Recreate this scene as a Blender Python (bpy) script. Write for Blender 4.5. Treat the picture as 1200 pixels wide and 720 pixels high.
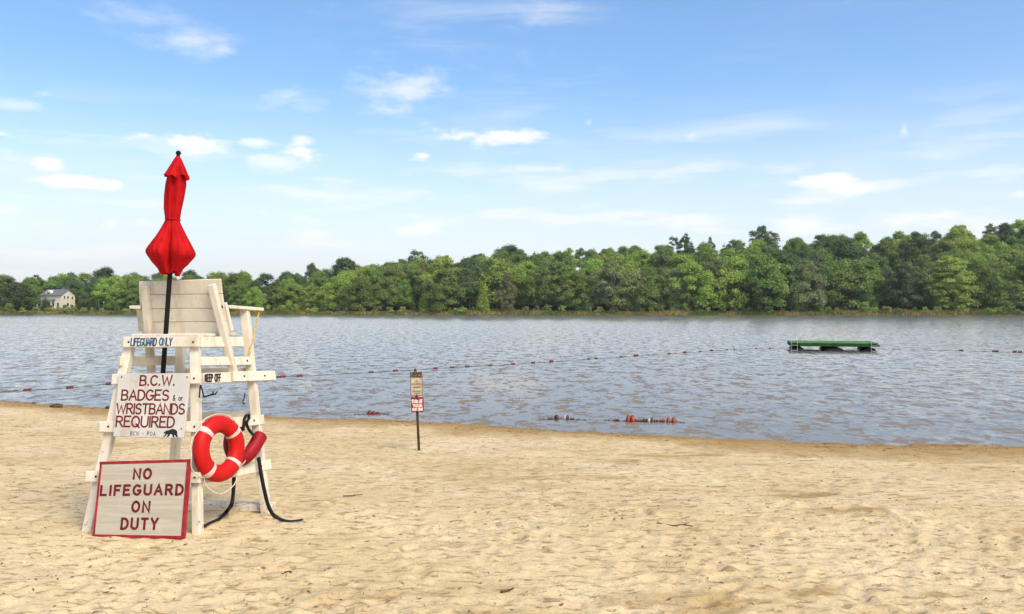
import bpy, bmesh, math, random
import numpy as np
from mathutils import Vector, Matrix

R = math.radians
random.seed(7)
rng = np.random.default_rng(7)
scene = bpy.context.scene
for o in list(bpy.data.objects):
    bpy.data.objects.remove(o)

# ------------------------------------------------------------------ camera
FOC, CX, HY, CAMH = 1000.0, 600.0, 362.0, 1.75     # focal length in photo pixels, horizon row, eye height
cam_data = bpy.data.cameras.new('camera')
cam = bpy.data.objects.new('camera', cam_data)
scene.collection.objects.link(cam)
cam.location = (0, 0, CAMH)
cam.rotation_euler = (R(90), 0, 0)
cam_data.sensor_width = 36.0
cam_data.lens = 36.0 * FOC / 1200.0
cam_data.shift_y = (HY - 360.0) / 1200.0
cam_data.clip_start = 0.05
cam_data.clip_end = 6000
scene.camera = cam
scene.render.resolution_x, scene.render.resolution_y = 1024, 614

# ------------------------------------------------------------------ exposure, sky, sun
SUN_EL, SUN_AZ = 50.0, 138.0          # azimuth measured from +Y (away from the camera) towards +X
vs = scene.view_settings
vs.view_transform = 'Standard'; vs.look = 'None'; vs.gamma = 1.0; vs.use_curve_mapping = False
vs.exposure = 1.58

world = bpy.data.worlds.new('World'); scene.world = world; world.use_nodes = True

class NT:
    """small helper to write node trees"""
    def __init__(s, tree): s.t = tree; s.n = tree.nodes; s.l = tree.links
    def new(s, kind, **kw):
        n = s.n.new(kind)
        for k, v in kw.items(): setattr(n, k, v)
        return n
    def put(s, sock, v):
        if isinstance(v, bpy.types.NodeSocket): s.l.new(v, sock)
        elif v is not None: sock.default_value = v
    def math(s, op, a, b=None, c=None, clamp=False):
        n = s.new('ShaderNodeMath', operation=op, use_clamp=clamp)
        s.put(n.inputs[0], a); s.put(n.inputs[1], b); s.put(n.inputs[2], c)
        return n.outputs[0]
    def vec(s, x, y, z):
        n = s.new('ShaderNodeCombineXYZ')
        s.put(n.inputs[0], x); s.put(n.inputs[1], y); s.put(n.inputs[2], z)
        return n.outputs[0]
    def noise(s, vec, scale, detail=3.0, rough=0.5, out='Fac', dist=0.0):
        n = s.new('ShaderNodeTexNoise')
        s.put(n.inputs['Vector'], vec); n.inputs['Scale'].default_value = scale
        n.inputs['Detail'].default_value = detail; n.inputs['Roughness'].default_value = rough
        n.inputs['Distortion'].default_value = dist
        return n.outputs['Fac'] if out == 'Fac' else n.outputs['Color']
    def ramp(s, fac, a, b, lo=0.0, hi=1.0):
        n = s.new('ShaderNodeMapRange'); n.interpolation_type = 'SMOOTHSTEP'
        s.put(n.inputs[0], fac); s.put(n.inputs[1], a); s.put(n.inputs[2], b)
        s.put(n.inputs[3], lo); s.put(n.inputs[4], hi)
        return n.outputs[0]
    def mix(s, fac, a, b, mode='MIX'):
        n = s.new('ShaderNodeMix'); n.data_type = 'RGBA'; n.blend_type = mode
        s.put(n.inputs[0], fac)
        s.put(n.inputs[6], a if isinstance(a, bpy.types.NodeSocket) else (*a, 1))
        s.put(n.inputs[7], b if isinstance(b, bpy.types.NodeSocket) else (*b, 1))
        return n.outputs[2]
    def mapping(s, vec, scale, rot=(0, 0, 0)):
        n = s.new('ShaderNodeMapping'); s.put(n.inputs[0], vec)
        n.inputs['Scale'].default_value = scale; n.inputs['Rotation'].default_value = rot
        return n.outputs[0]

def build_sky():
    w = NT(world.node_tree); w.n.clear()
    sky = w.new('ShaderNodeTexSky', sky_type='NISHITA')
    sky.sun_disc = False
    sky.sun_elevation = R(SUN_EL); sky.sun_rotation = R(SUN_AZ)
    sky.altitude = 200; sky.air_density = 1.0; sky.dust_density = 1.6; sky.ozone_density = 2.2
    tc = w.new('ShaderNodeTexCoord'); D = tc.outputs['Generated']
    sp = w.new('ShaderNodeSeparateXYZ'); w.put(sp.inputs[0], D)
    az = w.math('ARCTAN2', sp.outputs[0], sp.outputs[1])
    el = w.math('ARCSINE', sp.outputs[2])
    P = w.vec(w.math('MULTIPLY', az, 1.0), w.math('MULTIPLY', el, 2.6), 0.0)
    n1 = w.noise(P, 15.0, 8.0, 0.66)
    n2 = w.noise(P, 5.0, 3.0, 0.55)
    # thin high cloud spread over the whole sky (wispy streaks that lean a little)
    Pc = w.mapping(P, (3.2, 7.5, 1), (0, 0, R(24)))
    cir = w.noise(Pc, 1.0, 6.0, 0.62, dist=0.6)
    cirm = w.math('MULTIPLY', w.ramp(cir, 0.46, 0.78), w.ramp(w.noise(P, 2.2, 2.0), 0.38, 0.62))
    cirm = w.math('ADD', w.math('MULTIPLY', cirm, 0.75), 0.025)
    # low bank of pale cloud and haze towards the horizon, all the way round
    hz = w.ramp(el, 0.27, 0.0, 0.0, 0.80)
    Ps = w.vec(w.math('MULTIPLY', az, 1.0), w.math('MULTIPLY', el, 6.0), 3.0)
    st = w.noise(Ps, 7.0, 4.0, 0.55)
    stm = w.math('MULTIPLY', w.ramp(st, 0.50, 0.66), w.ramp(el, 0.26, 0.05))
    stm = w.math('MULTIPLY', stm, 0.85)
    # small fair-weather cumulus scattered all round, none high up
    cu = w.noise(w.vec(az, w.math('MULTIPLY', el, 2.4), 7.7), 6.5, 6.0, 0.58)
    cum = w.math('MULTIPLY', w.ramp(cu, 0.665, 0.74), w.ramp(el, 0.30, 0.18))
    # the individual clouds of the photograph, by compass direction and height
    # px, py centre; half width, half height (photo px); strength; softness
    blobs = [(222,167,62,15,1.,.5),(300,168,30,9,.8,.6),(352,163,16,9,.7,.6),(318,192,52,15,.62,.8),
             (75,213,62,10,.95,.5),(58,192,22,12,.85,.6),(136,216,9,6,.8,.6),(572,160,66,13,.95,.55),
             (495,182,17,10,.95,.5),(470,105,72,34,.62,.95),(350,115,48,16,.45,.95),(20,122,44,12,.5,.9),
             (970,212,46,9,.85,.6),(1000,222,34,7,.7,.6),(1060,153,9,10,.6,.8),
             (690,144,6,5,.45,.9),(810,160,12,5,.4,.9),(640,198,85,9,.55,.9),(650,221,70,7,.45,.9),
             (440,232,150,9,.45,.95),(490,270,42,9,.7,.7),(128,262,14,7,.75,.7),(168,261,12,7,.7,.7),
             (15,246,26,8,.7,.7),(790,262,78,13,.75,.75),(945,262,70,14,.7,.75),(1060,258,90,13,.75,.75),
             (370,276,40,12,.5,.8),(40,297,70,9,.6,.8),(215,45,75,20,.55,1.4),(262,58,26,12,.5,1.2),(170,22,90,18,.42,1.5),(640,18,70,26,.42,1.5),(415,18,60,14,.22,1.5),(1090,180,90,14,.30,1.4),(1195,228,16,8,.6,.7)]
    total = None
    wob = w.math('MULTIPLY', w.math('SUBTRACT', n1, 0.5), 3.2)
    wob2 = w.math('MULTIPLY', w.math('SUBTRACT', n2, 0.5), 1.3)
    wsum = w.math('ADD', wob, wob2)
    for (px, py, hw, hh, amp, soft) in blobs:
        a0 = math.atan2(px - CX, FOC)
        e0 = math.atan2(HY - py, math.hypot(px - CX, FOC))
        k = math.cos(a0)
        sa, se = hw / FOC * k * k, hh / FOC * k
        dx = w.math('DIVIDE', w.math('SUBTRACT', az, a0), sa)
        dy = w.math('DIVIDE', w.math('SUBTRACT', el, e0), se)
        r2 = w.math('SQRT', w.math('ADD', w.math('MULTIPLY', dx, dx), w.math('MULTIPLY', dy, dy)))
        v = w.math('ADD', w.math('SUBTRACT', 1.0, r2), wsum)
        m = w.math('MULTIPLY', w.ramp(v, 0.0, 0.25 + soft), amp)
        total = m if total is None else w.math('MAXIMUM', total, m)
    hs = w.new('ShaderNodeHueSaturation'); hs.inputs['Saturation'].default_value = 1.18; hs.inputs['Value'].default_value = 1.50
    w.put(hs.inputs['Color'], sky.outputs[0])
    col = w.mix(hz, hs.outputs[0], (6.5, 6.72, 7.0))
    col = w.mix(cirm, col, (6.0, 6.4, 6.9))
    col = w.mix(stm, col, (7.0, 7.15, 7.3))
    col = w.mix(cum, col, (7.4, 7.4, 7.4))
    col = w.mix(total, col, (7.5, 7.45, 7.4))
    bg = w.new('ShaderNodeBackground'); w.put(bg.inputs[0], col); bg.inputs[1].default_value = 0.05
    out = w.new('ShaderNodeOutputWorld'); w.l.new(bg.outputs[0], out.inputs[0])
build_sky()

sun_d = bpy.data.lights.new('sun', 'SUN'); sun_d.energy = 1.4; sun_d.angle = R(28); sun_d.color = (1.0, 0.84, 0.60)
sun = bpy.data.objects.new('sun', sun_d); scene.collection.objects.link(sun)
sdir = Vector((math.sin(R(SUN_AZ)) * math.cos(R(SUN_EL)), math.cos(R(SUN_AZ)) * math.cos(R(SUN_EL)), math.sin(R(SUN_EL))))
sun.rotation_euler = sdir.to_track_quat('Z', 'Y').to_euler()
sun.location = (10, 10, 40)

# ------------------------------------------------------------------ helpers
COL = scene.collection
def W(px, py, d):
    """world point seen at photo pixel (px, py) at distance d along the view axis"""
    return Vector(((px - CX) * d / FOC, d, CAMH - (py - HY) * d / FOC))
class Plane:
    def __init__(s, a, b, c):
        s.p = a; s.n = (b - a).cross(c - a).normalized()
        if s.n.dot(Vector((0, 0, CAMH)) - a) < 0: s.n = -s.n
    def hit(s, px, py, off=0.0):
        ray = Vector(((px - CX) / FOC, 1.0, -(py - HY) / FOC)); o = Vector((0, 0, CAMH))
        t = (s.p + s.n * off - o).dot(s.n) / ray.dot(s.n)
        return o + ray * t

def link(name, me, mat=None, parent=None):
    if isinstance(me, bmesh.types.BMesh):
        bm = me; me = bpy.data.meshes.new(name); bm.to_mesh(me); bm.free()
    o = bpy.data.objects.new(name, me); COL.objects.link(o)
    if mat is not None and me is not None and len(me.materials) == 0: me.materials.append(mat)
    if parent is not None: o.parent = parent
    return o
def tag(o, label=None, cat=None, group=None, kind=None):
    if label: o['label'] = label
    if cat: o['category'] = cat
    if group: o['group'] = group
    if kind: o['kind'] = kind
    return o
def thing(name, label, cat, loc=(0, 0, 0), group=None):
    o = bpy.data.objects.new(name, None); COL.objects.link(o); o.location = loc; o.empty_display_size = .1
    return tag(o, label, cat, group)
def fix(o, root):
    """children are modelled in world space: keep them there under a moved root"""
    o.matrix_parent_inverse = Matrix.Translation(root.location).inverted()
    return o
def smooth(o):
    for p in o.data.polygons: p.use_smooth = True
    return o
def mesh_np(name, verts, faces, smooth_=False):
    """fast mesh from numpy arrays; faces all the same size"""
    me = bpy.data.meshes.new(name); verts = np.asarray(verts, np.float32); faces = np.asarray(faces, np.int32)
    k = faces.shape[1]
    me.vertices.add(len(verts)); me.vertices.foreach_set('co', verts.ravel())
    me.loops.add(faces.size); me.loops.foreach_set('vertex_index', faces.ravel())
    me.polygons.add(len(faces)); me.polygons.foreach_set('loop_start', np.arange(len(faces), dtype=np.int32) * k)
    me.polygons.foreach_set('use_smooth', np.full(len(faces), smooth_, bool))
    me.update(calc_edges=True); me.validate()
    return me

def box_bm(c, ax, ay, az, sx, sy, sz, bev=0.003):
    """box centred on c with unit axes and full sizes, edges eased"""
    bm = bmesh.new()
    vs_ = []
    for i in (-1, 1):
        for j in (-1, 1):
            for k in (-1, 1):
                vs_.append(bm.verts.new(c + ax * (i * sx / 2) + ay * (j * sy / 2) + az * (k * sz / 2)))
    for f in ((0,1,3,2),(4,6,7,5),(0,4,5,1),(2,3,7,6),(0,2,6,4),(1,5,7,3)):
        bm.faces.new([vs_[i] for i in f])
    bmesh.ops.recalc_face_normals(bm, faces=bm.faces)
    if bev: bmesh.ops.bevel(bm, geom=list(bm.edges), offset=bev, segments=1, affect='EDGES', profile=.5)
    return bm
def plank_bm(a, b, n, w, n0, n1, bev=0.003):
    """board whose centre line runs a-b in a plane with outward normal n; w wide, from n0 to n1 off the plane"""
    al = (b - a).normalized(); nn = (n - al * n.dot(al)).normalized(); wd = al.cross(nn).normalized()
    c = (a + b) / 2 + nn * ((n0 + n1) / 2)
    return box_bm(c, al, wd, nn, (b - a).length, w, abs(n1 - n0), bev)
def tube_bm(pts, radii, seg=8, closed=False, flat=None, bm=None):
    """tube through points; flat=(w, t) makes a rectangular ribbon-like section"""
    bm = bm or bmesh.new(); pts = [Vector(p) for p in pts]; n = len(pts)
    if not hasattr(radii, '__len__'): radii = [radii] * n
    rings = []; up = Vector((0, 0, 1)); prev = None
    for i, p in enumerate(pts):
        if closed: t = (pts[(i + 1) % n] - pts[i - 1]).normalized()
        else: t = (pts[min(i + 1, n - 1)] - pts[max(i - 1, 0)]).normalized()
        if prev is None:
            s = t.cross(up)
            if s.length < .1: s = t.cross(Vector((1, 0, 0)))
            s.normalize()
        else: s = (prev - t * prev.dot(t)).normalized()
        prev = s; u = s.cross(t)
        ring = []
        for k in range(seg):
            a = 2 * math.pi * (k + .5) / seg
            ring.append(bm.verts.new(p + (s * math.cos(a) * (flat[0] if flat else 1) + u * math.sin(a) * (flat[1] if flat else 1)) * radii[i]))
        rings.append(ring)
    for i in range(n if closed else n - 1):
        a, b = rings[i], rings[(i + 1) % n]
        for k in range(seg): bm.faces.new((a[k], a[(k + 1) % seg], b[(k + 1) % seg], b[k]))
    if not closed:
        bm.faces.new(list(reversed(rings[0]))); bm.faces.new(rings[-1])
    bmesh.ops.recalc_face_normals(bm, faces=bm.faces)
    return bm
def spline(pts, n=8):
    """Catmull-Rom through points"""
    P = [Vector(p) for p in pts]; out = []
    for i in range(len(P) - 1):
        p0, p1, p2, p3 = P[max(i - 1, 0)], P[i], P[i + 1], P[min(i + 2, len(P) - 1)]
        for k in range(n):
            t = k / n
            out.append(.5 * ((2 * p1) + (p2 - p0) * t + (2 * p0 - 5 * p1 + 4 * p2 - p3) * t * t + (3 * p1 - p0 - 3 * p2 + p3) * t ** 3))
    out.append(P[-1]); return out

# ------------------------------------------------------------------ numpy value noise
_tab = np.random.default_rng(3).random((256, 256))
def vnoise(x, y, seed=0):
    x = x + seed * 17.13; y = y + seed * 31.7
    xi = np.floor(x).astype(int); yi = np.floor(y).astype(int); fx = x - xi; fy = y - yi
    fx = fx * fx * fx * (fx * (fx * 6 - 15) + 10); fy = fy * fy * fy * (fy * (fy * 6 - 15) + 10)
    g = lambda a, b: _tab[a & 255, b & 255]
    return (g(xi, yi) * (1 - fx) + g(xi + 1, yi) * fx) * (1 - fy) + (g(xi, yi + 1) * (1 - fx) + g(xi + 1, yi + 1) * fx) * fy
def fbm(x, y, oct_=4, seed=0):
    s = 0; a = 1; tot = 0
    for i in range(oct_):
        s = s + a * (vnoise(x * 2 ** i, y * 2 ** i, seed + i) - .5); tot += a; a *= .5
    return s / tot

# ------------------------------------------------------------------ materials
def material(name):
    m = bpy.data.materials.new(name); m.use_nodes = True
    t = NT(m.node_tree); t.n.clear()
    out = t.new('ShaderNodeOutputMaterial')
    return m, t, out
def principled(t, out, col, rough=.6, spec=.3, normal=None, metal=0.0):
    b = t.new('ShaderNodeBsdfPrincipled')
    t.put(b.inputs['Base Color'], col if isinstance(col, bpy.types.NodeSocket) else (*col, 1))
    t.put(b.inputs['Roughness'], rough); t.put(b.inputs['Specular IOR Level'], spec); t.put(b.inputs['Metallic'], metal)
    if normal is not None: t.l.new(normal, b.inputs['Normal'])
    t.l.new(b.outputs[0], out.inputs[0]); return b
def bump(t, h, strength, dist):
    n = t.new('ShaderNodeBump'); t.put(n.inputs['Height'], h)
    n.inputs['Strength'].default_value = strength; n.inputs['Distance'].default_value = dist
    return n.outputs[0]
def mat_plain(name, col, rough=.5, spec=.4, var=.15, scale=6.0, metal=0.0, b=0.0):
    m, t, out = material(name); P = t.new('ShaderNodeTexCoord').outputs['Object']
    f = t.noise(P, scale, 4, .6)
    c = t.mix(t.ramp(f, .3, .7), tuple(x * (1 - var) for x in col), tuple(min(1, x * (1 + var)) for x in col))
    principled(t, out, c, rough, spec, bump(t, t.noise(P, scale * 8, 3), b, .01) if b else None, metal)
    return m
def mat_paint_wood(name, paint, wood=(.20, .13, .075), wear=.5):
    """white house paint on lumber, weathered: dirt stains, hairline checks, chips"""
    m, t, out = material(name); P = t.new('ShaderNodeTexCoord').outputs['Object']
    oi = t.new('ShaderNodeObjectInfo')
    off = t.new('ShaderNodeVectorMath', operation='ADD'); t.put(off.inputs[0], P)
    t.put(off.inputs[1], t.vec(t.math('MULTIPLY', oi.outputs['Random'], 13.0), t.math('MULTIPLY', oi.outputs['Random'], 7.0), 0.0)); P2 = off.outputs[0]
    f = t.noise(P2, 5, 5, .65)
    c = t.mix(t.ramp(f, .35, .72), tuple(x * .84 for x in paint), paint)
    st = t.noise(t.mapping(P2, (9, 9, 1.6)), 1.0, 5, .65)
    c = t.mix(t.ramp(st, .50, .70, 0, .75), c, tuple(a * b for a, b in zip(paint, (.70, .62, .50))))
    fine = t.noise(P2, 60, 3, .7)
    c = t.mix(t.ramp(fine, .60, .80, 0, .35), c, tuple(x * .6 for x in paint))
    chip = t.noise(P2, 17, 6, .75)
    sz = t.new('ShaderNodeSeparateXYZ'); t.put(sz.inputs[0], P)
    thr = t.ramp(sz.outputs[2], .30, .0, .655, .575)          # paint is scuffed off near the sand
    c = t.mix(t.math('MULTIPLY', t.math('GREATER_THAN', chip, thr), wear), c, wood)
    g = t.noise(t.mapping(P2, (14, 14, 14)), 1.0, 4)
    principled(t, out, c, .62, .3, bump(t, t.math('ADD', fine, t.math('MULTIPLY', chip, -1.0)), .35, .004))
    return m

M = {}
M['chair'] = mat_paint_wood('weathered_white_paint', (.75, .69, .565), wear=.8)
M['sign_white'] = mat_paint_wood('sign_white_paint', (.62, .60, .55), wear=.2)
M['raft_shade'] = mat_plain('raft_shaded_green', (.012, .055, .012), .7, .2, .3, 3)  # raft green darkened: shade on the front is put into the frame colour
M['raft_green'] = mat_plain('raft_green_carpet', (.075, .19, .05), .85, .2, .3, 3)
M['red_letter'] = mat_plain('dark_red_letter_paint', (.135, .012, .015), .5, .2, .25, 60)
M['red_frame'] = mat_plain('red_frame_paint', (.30, .012, .018), .5, .35, .3, 14)
M['black_letter'] = mat_plain('black_paint', (.018, .018, .02), .5, .3, .2, 30)
M['blue_letter'] = mat_plain('blue_letter_paint', (.02, .085, .18), .5, .3, .3, 60)
M['black'] = mat_plain('black_metal', (.008, .008, .009), .6, .15, .2, 10)
M['strap'] = mat_plain('black_webbing', (.016, .016, .018), .8, .2, .3, 60)
M['ring_red'] = mat_plain('life_ring_red', (.50, .008, .006), .5, .2, .10, 8)
M['ring_white'] = mat_plain('life_ring_white', (.66, .50, .46), .45, .4, .12, 20)
M['tube_red'] = mat_plain('rescue_tube_red', (.26, .006, .012), .5, .2, .15, 10, b=.15)
M['rope'] = mat_plain('cream_rope', (.62, .54, .40), .8, .2, .25, 90)
M['yellow_rope'] = mat_plain('yellow_rope', (.55, .34, .05), .8, .2, .35, 40)
M['dark_rope'] = mat_plain('dark_wet_rope', (.06, .06, .055), .7, .3, .3, 10)
M['float_red'] = mat_plain('float_red', (.12, .014, .010), .5, .4, .3, 8)
M['float_orange'] = mat_plain('float_orange', (.24, .045, .018), .5, .4, .3, 8)
M['float_dark'] = mat_plain('float_dark', (.03, .03, .028), .5, .4, .3, 8)
M['float_white'] = mat_plain('float_white', (.36, .34, .30), .5, .4, .2, 8)
M['drum'] = mat_plain('float_drum_black', (.012, .016, .012), .6, .3, .3, 2)
M['steel'] = mat_plain('galvanised_steel', (.55, .55, .54), .35, .5, .2, 10, metal=.8)
M['rusty'] = mat_plain('rusty_post', (.05, .032, .022), .8, .3, .45, 12, b=.3)
M['sign_tan'] = mat_plain('faded_tan_sign', (.52, .42, .29), .6, .3, .18, 18)
M['sign_red'] = mat_plain('faded_red_sign', (.27, .012, .016), .6, .15, .18, 18)
M['ink_dark'] = mat_plain('sign_ink_dark', (.07, .05, .035), .6, .3, .3, 60)
M['ink_green'] = mat_plain('sign_ink_green', (.10, .13, .06), .6, .3, .3, 60)
M['ink_white'] = mat_plain('sign_ink_white', (.72, .60, .56), .6, .3, .15, 60)
M['bark'] = mat_plain('bark', (.10, .082, .06), .9, .1, .4, 3)
M['bark_pale'] = mat_plain('pale_bark', (.26, .23, .18), .9, .1, .35, 3)
M['house_wall'] = mat_plain('cream_siding', (.66, .61, .50), .7, .2, .06, 1)
M['house_roof'] = mat_plain('grey_shingle', (.13, .15, .165), .9, .1, .25, 1.5)
M['house_trim'] = mat_plain('white_trim', (.74, .74, .70), .6, .2, .05, 1)
M['window_glass'] = mat_plain('window_glass', (.03, .035, .04), .12, .5, .2, 1)
M['twig'] = mat_plain('dry_twig', (.09, .06, .035), .9, .1, .4, 30)
M['pale_stone'] = mat_plain('pale_stone', (.62, .54, .40), .85, .2, .2, 14, b=.3)

def mat_ply():
    m, t, out = material('grey_weathered_plywood'); P = t.new('ShaderNodeTexCoord').outputs['Object']
    g = t.noise(t.mapping(P, (2.0, 9, 42)), 1.0, 6, .65, dist=.4)
    c = t.mix(t.ramp(g, .34, .68), (.40, .365, .29), (.49, .45, .365))
    s = t.noise(P, 6, 5, .6); c = t.mix(t.ramp(s, .5, .75, 0, .6), c, (.56, .52, .45))
    principled(t, out, c, .75, .2, bump(t, g, .3, .003)); return m
M['ply'] = mat_ply()

def mat_umbrella():
    m, t, out = material('red_canvas'); P = t.new('ShaderNodeTexCoord').outputs['Object']
    f = t.noise(P, 9, 4, .6)
    c = t.mix(t.ramp(f, .3, .7), (.50, .006, .010), (.66, .014, .016))
    weave = t.math('ADD', t.math('MULTIPLY', t.noise(P, 220, 2), .12), t.noise(t.mapping(P, (34, 34, 3.2)), 1.0, 3, .55))
    d = t.new('ShaderNodeBsdfPrincipled'); t.put(d.inputs['Base Color'], c); d.inputs['Roughness'].default_value = .8
    d.inputs['Specular IOR Level'].default_value = .15
    t.l.new(bump(t, weave, .8, .022), d.inputs['Normal'])
    tr = t.new('ShaderNodeBsdfTranslucent'); t.put(tr.inputs[0], c)
    mx = t.new('ShaderNodeMixShader'); mx.inputs[0].default_value = .25
    t.l.new(d.outputs[0], mx.inputs[1]); t.l.new(tr.outputs[0], mx.inputs[2]); t.l.new(mx.outputs[0], out.inputs[0])
    return m
M['umbrella'] = mat_umbrella()

def mat_leaf(name):
    """foliage: the colour comes from each object's own colour, varied from leaf clump to leaf clump"""
    m, t, out = material(name)
    oi = t.new('ShaderNodeObjectInfo'); P = t.new('ShaderNodeTexCoord').outputs['Object']
    f = t.noise(P, .55, 3, .6)
    f2 = t.noise(P, 3.2, 2, .6)
    c = t.mix(t.ramp(f, .35, .65), (.72, .76, .74), (1.22, 1.16, 1.0))
    c2 = t.mix(t.ramp(f2, .3, .7), (.70, .74, .66), (1.25, 1.22, 1.20))
    c = t.mix(1.0, oi.outputs['Color'], c, 'MULTIPLY'); c = t.mix(1.0, c, c2, 'MULTIPLY')
    d = t.new('ShaderNodeBsdfDiffuse'); t.put(d.inputs[0], c)
    tr = t.new('ShaderNodeBsdfTranslucent'); t.put(tr.inputs[0], t.mix(1.0, c, (1.1, 1.25, .6), 'MULTIPLY'))
    gl = t.new('ShaderNodeBsdfGlossy'); gl.inputs['Roughness'].default_value = .5; gl.inputs[0].default_value = (.8, .8, .8, 1)
    mx = t.new('ShaderNodeMixShader'); mx.inputs[0].default_value = .40
    t.l.new(d.outputs[0], mx.inputs[1]); t.l.new(tr.outputs[0], mx.inputs[2])
    m2 = t.new('ShaderNodeMixShader'); m2.inputs[0].default_value = .03
    t.l.new(mx.outputs[0], m2.inputs[1]); t.l.new(gl.outputs[0], m2.inputs[2]); t.l.new(m2.outputs[0], out.inputs[0])
    return m
M['leaf'] = mat_leaf('foliage')

def mat_sand():
    m, t, out = material('beach_sand')
    P = t.new('ShaderNodeTexCoord').outputs['Object']
    at = t.new('ShaderNodeAttribute'); at.attribute_name = 'damp'; damp = at.outputs['Fac']
    big = t.noise(P, .55, 4, .6)
    c = t.mix(t.ramp(big, .35, .68), (.63, .495, .27), (.73, .605, .375))
    md = t.noise(t.mapping(P, (1.5, 5.0, 1)), 1.0, 6, .68)
    c = t.mix(t.ramp(md, .50, .70, 0, .62), c, (.45, .325, .165))
    sp = t.noise(t.mapping(P, (6, 15, 6)), 1.0, 6, .72)
    c = t.mix(t.ramp(sp, .52, .61, 0, .9), c, (.27, .18, .08))
    cl = t.noise(t.mapping(P, (1.7, 4.6, 2)), 1.0, 9, .74)
    c = t.mix(t.ramp(cl, .61, .69, 0, .8), c, (.255, .175, .07))
    mg = t.noise(t.mapping(P, (30, 48, 40)), 1.0, 4, .7)
    c = t.mix(t.ramp(mg, .50, .66, 0, .42), c, (.40, .295, .15))
    gr = t.noise(P, 130, 3, .7)
    c = t.mix(t.ramp(gr, .40, .62, 0, .45), c, (.42, .32, .20))
    dk = t.noise(t.mapping(P, (26, 44, 30)), 1.0, 5, .78)
    c = t.mix(t.ramp(dk, .645, .68, 0, .85), c, (.10, .078, .05))
    c = t.mix(damp, c, (.30, .178, .052))
    rough = t.ramp(damp, .3, 1.0, .95, .75)
    h = t.math('ADD', t.math('MULTIPLY', gr, .25), t.math('ADD', t.noise(P, 28, 4, .65), t.math('MULTIPLY', t.noise(P, 9, 4, .6), 1.6)))
    principled(t, out, c, rough, .12, bump(t, h, .62, .020)); return m
M['sand'] = mat_sand()

def mat_bed():
    m, t, out = material('lake_bed_silt')
    P = t.new('ShaderNodeTexCoord').outputs['Object']
    principled(t, out, t.mix(t.noise(P, .3, 4), (.045, .04, .026), (.075, .065, .042)), .9, .1); return m
M['bed'] = mat_bed()

def mat_water():
    m, t, out = material('lake_water')
    P = t.new('ShaderNodeTexCoord').outputs['Object']
    def ch(vec, det):
        n = t.new('ShaderNodeTexNoise'); t.put(n.inputs['Vector'], vec); n.inputs['Scale'].default_value = 1
        n.inputs['Detail'].default_value = det; n.inputs['Roughness'].default_value = .6
        s = t.new('ShaderNodeSeparateColor'); t.l.new(n.outputs['Color'], s.inputs[0]); return s
    a = ch(t.mapping(P, (1.8, 1.05, 1), (0, 0, R(6))), 4.0)       # wavelets
    b = ch(t.mapping(P, (5.0, 3.2, 1), (0, 0, R(-8))), 4.0)      # ripples
    gust = t.ramp(t.noise(t.mapping(P, (.05, .11, 1)), 1.0, 3), .30, .70, .65, 1.15)
    def comb(i, ka, kb):
        return t.math('ADD', t.math('MULTIPLY', t.math('SUBTRACT', a.outputs[i], .5), ka),
                      t.math('MULTIPLY', t.math('SUBTRACT', b.outputs[i], .5), kb))
    sx = t.math('MULTIPLY', comb(0, .25, .40), gust)
    # waves running towards this shore show their near, steeper faces
    st = t.math('MAXIMUM', t.math('SUBTRACT', comb(1, 1.3, 1.3), .045), 0.0)
    fl = t.math('MULTIPLY', t.math('ABSOLUTE', t.math('SUBTRACT', b.outputs[2], .5)), .06)
    sy = t.math('MULTIPLY', t.math('ADD', t.math('ADD', t.math('MULTIPLY', t.math('MULTIPLY', st, 2.3), gust), .052), fl), -1.0)
    nv = t.new('ShaderNodeVectorMath', operation='NORMALIZE'); t.put(nv.inputs[0], t.vec(sx, sy, 1.0))
    N = nv.outputs[0]
    fr = t.new('ShaderNodeFresnel'); fr.inputs['IOR'].default_value = 1.333; t.l.new(N, fr.inputs['Normal'])
    gl = t.new('ShaderNodeBsdfGlossy'); gl.inputs['Roughness'].default_value = .07; gl.inputs[0].default_value = (1, .905, .81, 1)
    t.l.new(N, gl.inputs['Normal'])
    tp = t.new('ShaderNodeBsdfTransparent'); tp.inputs[0].default_value = (.80, .74, .60, 1)
    df = t.new('ShaderNodeBsdfDiffuse'); df.inputs[0].default_value = (.31, .275, .215, 1)
    body = t.new('ShaderNodeMixShader'); body.inputs[0].default_value = .62
    t.l.new(tp.outputs[0], body.inputs[1]); t.l.new(df.outputs[0], body.inputs[2])
    mx = t.new('ShaderNodeMixShader'); t.put(mx.inputs[0], t.math('MULTIPLY', fr.outputs[0], 1.3, clamp=True))
    t.l.new(body.outputs[0], mx.inputs[1]); t.l.new(gl.outputs[0], mx.inputs[2])
    t.l.new(mx.outputs[0], out.inputs[0]); return m
M['water'] = mat_water()

def mat_land():
    m, t, out = material('far_shore_ground')
    P = t.new('ShaderNodeTexCoord').outputs['Object']
    f = t.noise(P, .12, 4, .6)
    c = t.mix(t.ramp(f, .35, .65), (.05, .055, .022), (.13, .125, .05))
    principled(t, out, c, .95, .05); return m
M['land'] = mat_land()

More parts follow.
